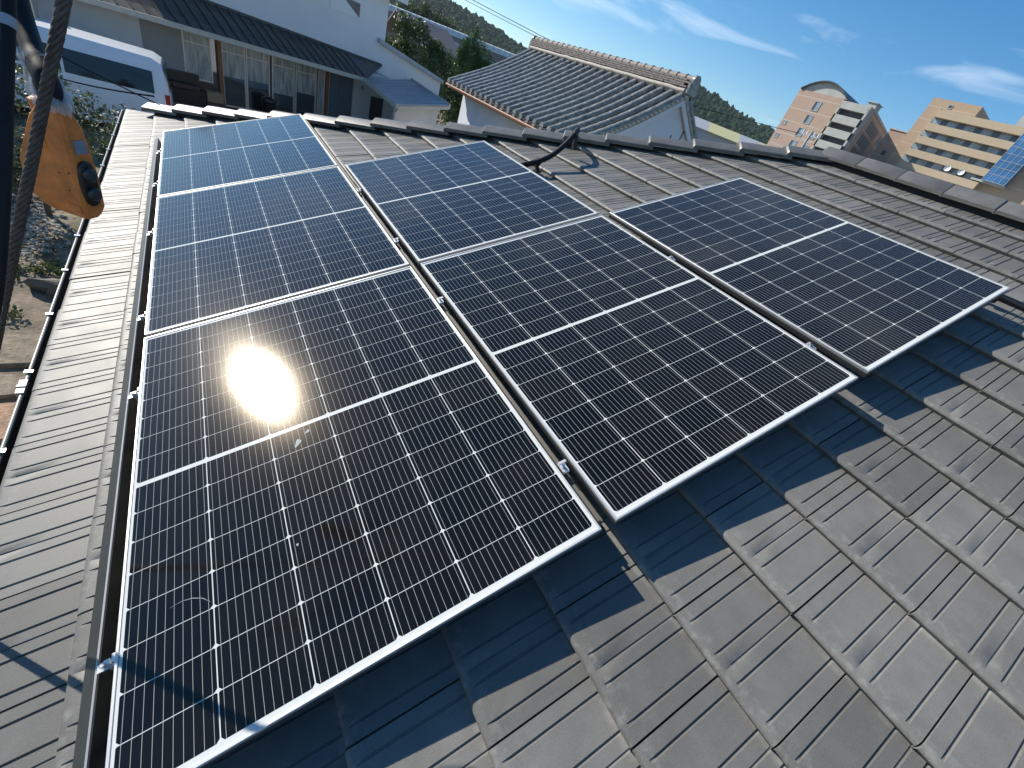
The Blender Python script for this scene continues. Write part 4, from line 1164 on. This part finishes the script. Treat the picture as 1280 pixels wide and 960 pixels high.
# concrete bay with three visible loggias
b = MB()
fbox(b, 136.6, 139, 60.6, 68.0, 0, 11.2)
for z0, z1 in ((11.2, 12.6), (14.2, 15.6), (17.2, 18.9), (20.35, 21.8), (23.15, 25.2 - .55), (26.45, 28.0)):
    pass
zs = [12.0, 15.0, 18.0, 21.0, 24.0]
prev = 11.2
for z in zs:
    fbox(b, 136.6, 138.2, 60.6, 68.0, prev, z + 1.05); prev = z + 2.35
fbox(b, 136.6, 139, 60.6, 68.0, prev + .05, 28.0)
fbox(b, 136.6, 138.2, 60.6, 61.1, 11, 28); fbox(b, 136.6, 138.2, 67.6, 68.0, 11, 28)
fbox(b, 138.2, 139, 60.7, 68.0, 11.2, 26.3)
b.build('concrete_bay', MT['conc'], h1)
for z in zs:
    b = MB(); fbox(b, 138.0, 138.15, 61.1, 67.6, z + 1.0, z + 2.4); b.build('loggia_window', MT['slat'], h1)
b = MB(); fbox(b, 140, 143, 61.3, 63.6, 28, 29.4); fbox(b, 139.7, 143.3, 61.1, 63.8, 29.4, 29.55); b.build('roof_hut', MT['conc'], h1)
# arch
ys = np.linspace(67.6, 80.4, 17)
za = lambda y: 28.45 + 2.5 * (1 - ((y - 74.0) / 6.4) ** 2)
b = MB()
for i in range(16):
    y0, y1 = ys[i], ys[i + 1]
    b.hexa([(137.4, y0, 28.4), (137.4, y1, 28.4), (160, y1, 28.4), (160, y0, 28.4), (137.4, y0, za(y0)), (137.4, y1, za(y1)), (160, y1, za(y1)), (160, y0, za(y0))])
b.build('arch_gable', MT['conc'], h1)
b = MB()
for i in range(16):
    y0, y1 = ys[i], ys[i + 1]
    b.hexa([(136.6, y0, za(y0)), (136.6, y1, za(y1)), (161, y1, za(y1)), (161, y0, za(y0)), (136.6, y0, za(y0) + .28), (136.6, y1, za(y1) + .28), (161, y1, za(y1) + .28), (161, y0, za(y0) + .28)])
b.build('arched_roof', MT['metalroof'], h1)
def fwin(parent, x, y0, y1, z0, z1, m, frame=.12):
    b = MB()
    fbox(b, x - .12, x + .05, y0, y1, z0, z0 + frame); fbox(b, x - .12, x + .05, y0, y1, z1 - frame, z1)
    fbox(b, x - .119, x + .05, y0, y0 + frame, z0 + frame, z1 - frame); fbox(b, x - .119, x + .05, y1 - frame, y1, z0 + frame, z1 - frame)
    f = b.build('window', MT['conc'], parent)
    b = MB(); fbox(b, x - .04, x - .02, y0 + frame, y1 - frame, z0 + frame, z1 - frame); b.build('pane', MT[m], f)
for z0, z1 in ((24.5, 26.7), (21.4, 23.5), (18.3, 20.4), (15.4, 17.3)):
    fwin(h1, 137, 72.7, 74.6, z0, z1, 'lwin')
    b = MB(); fbox(b, 136.93, 136.99, 73.9, 74.5, z0 + .1, z1 - .1); b.build('dark_sash', MT['dwin'], h1)
for z0 in (19.9, 16.6): fwin(h1, 137, 78.9, 80.0, z0, z0 + 1.1, 'lwin')
for z0 in (18.6, 15.6): fwin(h1, 137, 69.0, 70.3, z0, z0 + 1.4, 'lwin')
# shaded flank running away
FD = Vector((46, 8, 0)).normalized(); FN = Vector((FD.y, -FD.x, 0))
def F(s, o, z): return Vector((138.9, 60.75, 0)) + FD * s + FN * o + Vector((0, 0, z))
b = MB()
b.hexa([F(0, 0, 0), F(62, 0, 0), F(62, -.8, 0), F(0, -.8, 0), F(0, 0, 28.0), F(62, 0, 28.0), F(62, -.8, 28.0), F(0, -.8, 28.0)])
b.build('flank_wall', MT['brickp'], h1)
b = MB(); b.hexa([F(-.2, .15, 27.7), F(62.2, .15, 27.7), F(62.2, -.8, 27.7), F(-.2, -.8, 27.7), F(-.2, .15, 28.25), F(62.2, .15, 28.25), F(62.2, -.8, 28.25), F(-.2, -.8, 28.25)]); b.build('flank_coping', MT['conc'], h1)
for s0 in (5, 24, 43):
    for z in (12.2, 15.2, 18.2, 21.2, 24.2):
        b = MB()
        for k in range(5):
            s = s0 + k * 2.9
            b.hexa([F(s, .06, z), F(s + 2.1, .06, z), F(s + 2.1, -.02, z), F(s, -.02, z), F(s, .06, z + 2.3), F(s + 2.1, .06, z + 2.3), F(s + 2.1, -.02, z + 2.3), F(s, -.02, z + 2.3)])
        b.build('window', MT['slat'], h1)
h2 = thing('hospital_tower', (160, 43, 0), 'tall beige block with horizontal window bands and a blue glass bay', 'building')
b = MB(); fbox(b, 150, 172, 44.6, 54.8, 0, 34.8); fbox(b, 150.4, 172, 10, 44.6, 0, 32.3); b.build('brick_wall', MT['brickb'], h2)
for zt in (32.45, 29.6, 26.75, 23.9, 21.05):
    b = MB(); fbox(b, 148.6, 150.5, 34.0, 51.6, zt - 1.5, zt); fbox(b, 148.6, 150.5, 51.3, 51.6, zt, zt + .25)
    b.build('balcony_band', MT['beige'], h2)
for zt in (29.6, 26.75, 23.9, 21.05):
    y = 34.2; k = 0
    while y < 51:
        w = 2.1 if k % 2 else 1.35
        b = MB(); fbox(b, 149.85, 149.99, y, y + w, zt, zt + 1.36); b.build('window', MT['lwin' if k % 2 else 'dwin'], h2)
        y += w + .05; k += 1
fwin(h2, 150, 49.9, 50.8, 33.2, 34.0, 'dwin')
b = MB(); fbox(b, 148.2, 150.3, 29.6, 34.0, 21.7, 33.2); bay = b.build('glass_bay', MT['bluegl'], h2)
b = MB()
for k in range(9): fbox(b, 148.13, 148.2, 29.6, 34.0, 21.7 + k * 1.42, 21.78 + k * 1.42)
for k in range(5): fbox(b, 148.14, 148.2, 29.6 + k * 1.08, 29.68 + k * 1.08, 21.7, 33.2)
b.build('mullion', MT['gsheet'], bay)
b = MB(); fbox(b, 148.6, 150.3, 29.4, 36, 21.3, 21.7); b.build('bay_ledge', MT['conc'], h2)
b = MB(); fbox(b, 150.6, 170, 26, 37.0, 32.3, 35.2); fbox(b, 150.2, 170.4, 25.7, 37.3, 35.2, 35.5); b.build('plant_room', MT['conc'], h2)
for y in (41.3, 38.4):
    b = MB()
    b.loft([[Vector((148.9 - d, y + r * math.cos(q * .5236), 22.0 + r * math.sin(q * .5236))) for q in range(12)] for d, r in ((0, .1), (.25, .5), (.4, .68), (.44, .66), (.25, .4))]); b.box((149.6, y, 22.0), (1.2, .3, .3))
    b.build('satellite_dish', MT['dish'], h2, smooth=50)
h3 = thing('hospital_annex', (160, 57, 0), 'lower brown brick annex between the arched block and the beige tower', 'building')
b = MB(); fbox(b, 151, 172, 54.82, 59.3, 0, 26.9); fbox(b, 150.8, 172, 54.9, 59.5, 26.9, 27.15); b.build('brick_wall', MT['brickp'], h3)
for z in (21, 24): fwin(h3, 151, 56.3, 57.6, z - 3, z - 1.6, 'dwin')
h4 = thing('hospital_wing', (165, 20, 0), 'low beige hospital wing at the right edge below the tower', 'building')
b = MB(); fbox(b, 142, 149.9, 10, 60, 0, 17.6); b.build('brick_wall', MT['brickb'], h4)
b = MB(); fbox(b, 141.8, 150, 9.8, 60.2, 17.6, 18.0); b.build('coping', MT['conc'], h4)
# utility pole in front
t = thing('utility_pole', (40.2, 20.4, 0), 'grey utility pole with crossarm and insulators before the hospital', 'utility pole')
b = MB(); b.tube([Vector((40.2, 20.4, 0)), Vector((40.2, 20.4, 9.1))], [.15, .09], 10); b.build('pole', MT['conc'], t)
b = MB(); b.box((40.2, 20.4, 8.75), (.10, 1.5, .10)); b.box((40.2, 20.4, 8.3), (.10, 1.0, .08)); b.build('crossarm', MT['gsheet'], t)
b = MB()
for y in (-.65, -.3, .3, .65): b.tube([Vector((40.2, 20.4 + y, 8.8)), Vector((40.2, 20.4 + y, 9.05))], .06, 8)
b.build('insulator', MT['dish'], t)
# long works roof with yellow and grey sheets
t = thing('works_hall', (120, 70, 0), 'long low hall with a roof of yellow and grey sheets below the hill', 'hall')
A, Bq = Vector((98, 99, 0)), Vector((134, 57, 0)); dd = (Bq - A).normalized(); nn = Vector((-dd.y, dd.x, 0))
if nn.x < 0: nn = -nn
b = MB(); b.slab([A + nn * .8, Bq + nn * .8, Bq + nn * .8 + Vector((0, 0, 11.2)), A + nn * .8 + Vector((0, 0, 11.2))], nn * 20); b.build('wall', MT['gsheet'], t)
b = MB(); Ln = (Bq - A).length; k = 0; s = 0
while s < Ln:
    w = 9.0 if k % 2 else 6.0
    p, q = A + dd * s, A + dd * min(Ln, s + w)
    b.hexa([p + Vector((0, 0, 11.1)), q + Vector((0, 0, 11.1)), q + nn * 9 + Vector((0, 0, 13.6)), p + nn * 9 + Vector((0, 0, 13.6)), p + Vector((0, 0, 11.25)), q + Vector((0, 0, 11.25)), q + nn * 9 + Vector((0, 0, 13.75)), p + nn * 9 + Vector((0, 0, 13.75))], k % 2)
    s += w; k += 1
b.build('roof', [MT['gsheet'], MT['yellow']], t)
# greenhouse strip
t = thing('long_greenhouse', (46, 99, 0), 'long pale greenhouse running below the wooded hill behind the trees', 'greenhouse')
A, Bq = Vector((31.5, 105.2, 0)), Vector((60, 92.0, 0)); dd = (Bq - A).normalized(); nn = Vector((-dd.y, dd.x, 0))
b = MB(); b.slab([A, Bq, Bq + Vector((0, 0, 8.5)), A + Vector((0, 0, 7.9))], nn * 6); b.build('base_wall', MT['greyroof'], t)
b = MB(); n = 26; Ln = (Bq - A).length
for i in range(n):
    p, q = A + dd * (Ln * i / n), A + dd * (Ln * (i + .96) / n)
    z = 7.9 + .6 * i / n
    b.hexa([p - nn * .1 + Vector((0, 0, z)), q - nn * .1 + Vector((0, 0, z)), q + nn * 5 + Vector((0, 0, z)), p + nn * 5 + Vector((0, 0, z)), p + nn * .6 + Vector((0, 0, z + .9)), q + nn * .6 + Vector((0, 0, z + .9)), q + nn * 4 + Vector((0, 0, z + 1.15)), p + nn * 4 + Vector((0, 0, z + 1.15))])
b.build('vinyl_roof', MT['vinyl'], t)
b = MB()
for i in range(n):
    p = A + dd * (Ln * (i + .98) / n); z = 7.9 + .6 * i / n
    b.tube([p - nn * .15 + Vector((0, 0, z - .3)), p + nn * .5 + Vector((0, 0, z + 1.0))], .05, 5)
b.build('hoop', MT['gsheet'], t)
# grey roofed house in the gap
t = thing('grey_house', (23.5, 57, 0), 'small house with a mauve grey roof between the two trees', 'house')
b = MB(); b.box((22.6, 58.5, 2.4), (6, 6, 4.8)); b.box((28.2, 58.5, 2.7), (5, 5, 5.4)); b.build('wall', MT['brown'], t)
b = MB(); b.slab([(18.8, 54.8, 4.4), (26.2, 54.2, 4.6), (25.0, 58.2, 6.7), (19.0, 58.8, 6.7)], (0, 0, .15)); b.slab([(19, 58.8, 6.7), (25, 58.2, 6.7), (26.2, 62.2, 4.6), (18.8, 62.4, 4.6)], (0, 0, .15)); b.build('roof', MT['greyroof'], t)
b = MB(); b.slab([(25.4, 55.5, 5.5), (31, 55.5, 5.5), (31, 61.5, 6.1), (25.4, 61.5, 6.1)], (0, 0, .15)); b.build('flat_roof', MT['metalroof'], t)

# ================================================================== WIRES IN THE AIR
MT['wire'] = nmat('wire_sheath', (0.012, 0.012, 0.013), 1.0, spec=0.0)
def wire(name, pts, r, label, n=16, sag=0.0, mat='wire'):
    a, c = Vector(pts[0]), Vector(pts[1])
    b = MB(); b.tube([a.lerp(c, i / n) - Vector((0, 0, sag * 4 * (i / n) * (1 - i / n))) for i in range(n + 1)], r, 6)
    return tag(b.build(name, MT[mat], smooth=60), label, 'wire')
CAMP = Vector((0.2544, -0.2960, 4.4592))
def ray_pt(az, el, D): return CAMP + Vector((D * math.sin(rad(az)), D * math.cos(rad(az)), D * math.tan(rad(el))))

# ================================================================== HOIST ROPE, CONTROLLER AND CABLES AT THE LEFT
def rope(name, p0, p1, r, strands, label):
    t = thing(name, p0, label, 'rope')
    d = (p1 - p0); Lr = d.length; d.normalize(); x = d.orthogonal().normalized(); y = d.cross(x)
    b = MB(); n = int(Lr / .006)
    for s in range(strands):
        ph = 2 * math.pi * s / strands
        pts = []
        for i in range(n + 1):
            q = Lr * i / n; a = ph + q / .075 * 2 * math.pi
            pts.append(p0 + d * q + (x * math.cos(a) + y * math.sin(a)) * r * .62)
        b.tube(pts, r * .40, 6)
    b.build('strands', MT['rope'], t, smooth=60)
    b = MB(); b.tube([p0, p1], r * .5, 6); b.build('core', MT['rope'], t)
    return t
ra, rb = Vector((.118, .681, 4.354)), Vector((-.075, .690, 3.829))
rdv = (rb - ra)
rope('wire_rope', ra - rdv * 1.2, rb + rdv * 1.6, .0078, 6, 'taut twisted steel rope crossing in front of the orange controller')

def pendant():
    C = Vector((.043, .772, 0)); view = Vector((-.18, 1.07, 0)).normalized(); right = Vector((view.y, -view.x, 0))
    th = rad(47)
    f1 = right * math.cos(th) - view * math.sin(th)      # along the broad face, pointing to the shared corner
    f2 = right * math.sin(th) + view * math.cos(th)      # along the narrow face, going back
    corner = C + right * .022
    t = thing('hoist_controller', (C.x, C.y, 4.0), 'orange push button hoist controller hanging on a black cable', 'controller')
    lv = [(4.190, .038, .020), (4.178, .046, .028), (4.158, .062, .038), (4.120, .082, .043), (4.078, .103, .046), (4.045, .106, .046), (4.020, .100, .045), (4.006, .090, .040), (4.000, .072, .030)]
    b = MB(); rings = []
    for z, w, d in lv:
        sh = (.004 if z < 4.02 else 0)
        c = corner + f2 * 0 + Vector((0, 0, z)) - f1 * sh + f2 * sh
        w2 = w - sh; d2 = d - sh
        e = .005
        rings.append([c - f1 * e, c + f2 * e, c + f2 * (d2 - e), c + f2 * d2 - f1 * e, c + f2 * d2 - f1 * (w2 - e), c + f2 * (d2 - e) - f1 * w2, c + f2 * e - f1 * w2, c - f1 * (w2 - e)])
    b.loft(rings)
    body = b.build('body', MT['orange'], t, smooth=28)
    n2 = f1                                             # outward normal of the narrow face
    def S2(s, z, o=0): return corner + f2 * s + n2 * o + Vector((0, 0, z))
    b = MB(); ring = []
    for k in range(20):
        a = 2 * math.pi * k / 20
        ring.append((.019 + .0155 * math.copysign(abs(math.cos(a)) ** .7, math.cos(a)), 4.066 + .040 * math.copysign(abs(math.sin(a)) ** .7, math.sin(a))))
    b.loft([[S2(s, z, -.002) for s, z in ring], [S2(s, z, .004) for s, z in ring], [S2(.019 + (s - .019) * .85, 4.066 + (z - 4.066) * .93, .006) for s, z in ring]])
    b.build('button_guard', MT['blackpl'], t, smooth=40)
    for zc in (4.084, 4.049):
        b = MB(); b.loft([[S2(.019 + r * math.cos(q * .5236), zc + r * math.sin(q * .5236), o) for q in range(12)] for r, o in ((.0125, .004), (.0125, .010), (.009, .0125), (.003, .0115))])
        b.build('button', nmat('button_face', (.03, .035, .042), .35), t, smooth=40)
    b = MB(); b.slab([S2(.010, 4.118, .0006), S2(.032, 4.118, .0006), S2(.030, 4.140, .0006), S2(.010, 4.140, .0006)], n2 * .0008)
    b.build('sticker', MT['label'], t)
    n1 = -f2
    def S1(s, z, o=0): return corner - f1 * s + n1 * o + Vector((0, 0, z))
    b = MB()
    for s, z, r in ((.050, 4.128, .0035), (.020, 4.016, .004), (.012, 4.083, .0018), (.030, 4.078, .0014), (.020, 4.050, .0014)):
        b.loft([[S1(s + r * math.cos(q * .7854), z + r * math.sin(q * .7854), o) for q in range(8)] for o in (-.002, .0006)])
    b.build('screw', MT['blackpl'], t)
    b = MB()
    for s, z, w, h in ((.049, 4.125, .020, .016), (.018, 4.018, .022, .014)):
        b.slab([S1(s - w / 2, z - h / 2, .0002), S1(s + w / 2, z - h / 2, .0002), S1(s + w / 2, z + h / 2, .0002), S1(s - w / 2, z + h / 2, .0002)], n1 * .0012)
    b.build('screw_boss', MT['orange'], t)
    # rear knob seen left of the rope
    b = MB(); c = corner - f1 * .052 + f2 * .02 + Vector((0, 0, 4.178))
    b.loft([[c + Vector((0, 0, zz)) + (right * math.cos(q * .5236) + view * math.sin(q * .5236)) * r for q in range(12)] for zz, r in ((-.03, .006), (-.012, .007), (-.010, .012), (.008, .013), (.012, .008))])
    b.build('emergency_knob', MT['orange'], t, smooth=40)
    # neck: rubber boot, cable and the film tied round it
    top = corner - f1 * .016 + f2 * .010 + Vector((0, 0, 4.188))
    b = MB()
    cab = smooth_path([top + Vector((0, 0, -.01)), top + Vector((-.004, .02, .03)), Vector((.040, .86, 4.245)), Vector((.024, .93, 4.30)), Vector((.015, 1.0, 4.42)), Vector((.01, 1.02, 4.75))], 8)
    b.tube(cab, [.012] * 4 + [.017] * 12 + [.015] * (len(cab) - 16), 12)
    b.build('cable', MT['black'], t, smooth=50)
    b = MB(); rings = []
    n = 26
    for k, (z, r) in enumerate(((4.183, .022), (4.196, .024), (4.212, .021), (4.228, .018), (4.240, .020), (4.250, .024))):
        tt = max(0, (z - 4.188) / .06); c = Vector((top.x, top.y, 0)).lerp(Vector((.040, .86, 0)), min(1, tt))
        rings.append([Vector((c.x, c.y, z + rng.normal(0, .0025))) + Vector((math.cos(2 * math.pi * q / n), math.sin(2 * math.pi * q / n), 0)) * r * (1 + .22 * math.sin(q * 2.9 + k) + rng.normal(0, .08)) for q in range(n)])
    b.loft(rings, cap=False)
    b.build('plastic_film', MT['film'], t, fix=False)
    return t
pendant()
t = thing('hanging_cable', (.04, .56, 4.0), 'thick black cable hanging straight down at the left picture edge', 'cable')
b = MB(); b.tube(smooth_path([Vector((.085, .84, 4.52)), Vector((.0638, .7189, 4.3663)), Vector((.0564, .6714, 4.3083)), Vector((.0482, .6244, 4.2499)), Vector((.0268, .5385, 4.119)), Vector((-.0030, .478, 3.991)), Vector((-.040, .454, 3.8975)), Vector((-.12, .43, 3.75))], 6), .0082, 12); b.build('sheath', MT['black'], t, smooth=60)
b = MB(); b.tube([Vector((.0572, .677, 4.315)), Vector((.0558, .668, 4.304))], .0092, 12); b.build('tie_band', MT['gsheet'], t)

wire('service_wire', [ray_pt(-9.6, -11.6, 9.0), ray_pt(-3.2, -11.4, 6.4)], .008, 'lower black service wire reaching the hip corner in front of the van', sag=.02)
wire('service_wire', [ray_pt(-12.5, -8.6, 9.0), ray_pt(-1.9, -12.3, 6.8)], .008, 'upper black service wire crossing the dark van window', sag=.02)
wire('overhead_line', [ray_pt(20, 5.55, 60), ray_pt(36, 4.72, 60)], .028, 'thin overhead line above the hill running to the storehouse ridge, upper one', sag=.05)
wire('overhead_line', [ray_pt(20, 5.25, 60), ray_pt(36.0, 4.5, 60)], .022, 'thin overhead line above the hill running to the storehouse ridge, lower one', sag=.05)
wire('overhead_line', [ray_pt(49.5, 4.25, 60), ray_pt(62, 5.4, 60)], .026, 'thin overhead line in front of the wooded hill left of the hospital', sag=.05)

# ================================================================== HAZE
def haze():
    m = bpy.data.materials.new('thin_haze'); m.use_nodes = True
    t = m.node_tree; t.nodes.remove(t.nodes['Principled BSDF'])
    v = t.nodes.new('ShaderNodeVolumePrincipled')
    v.inputs['Color'].default_value = (0.75, 0.86, 1.0, 1); v.inputs['Density'].default_value = 0.00013; v.inputs['Anisotropy'].default_value = 0.2
    t.links.new(v.outputs[0], t.nodes['Material Output'].inputs['Volume'])
    b = MB(); b.box((0, 300, 54), (2600, 2600, 110))
    o = b.build('haze', m); tag(o, 'thin blue air haze lying over the whole valley', 'haze', kind='stuff')
haze()
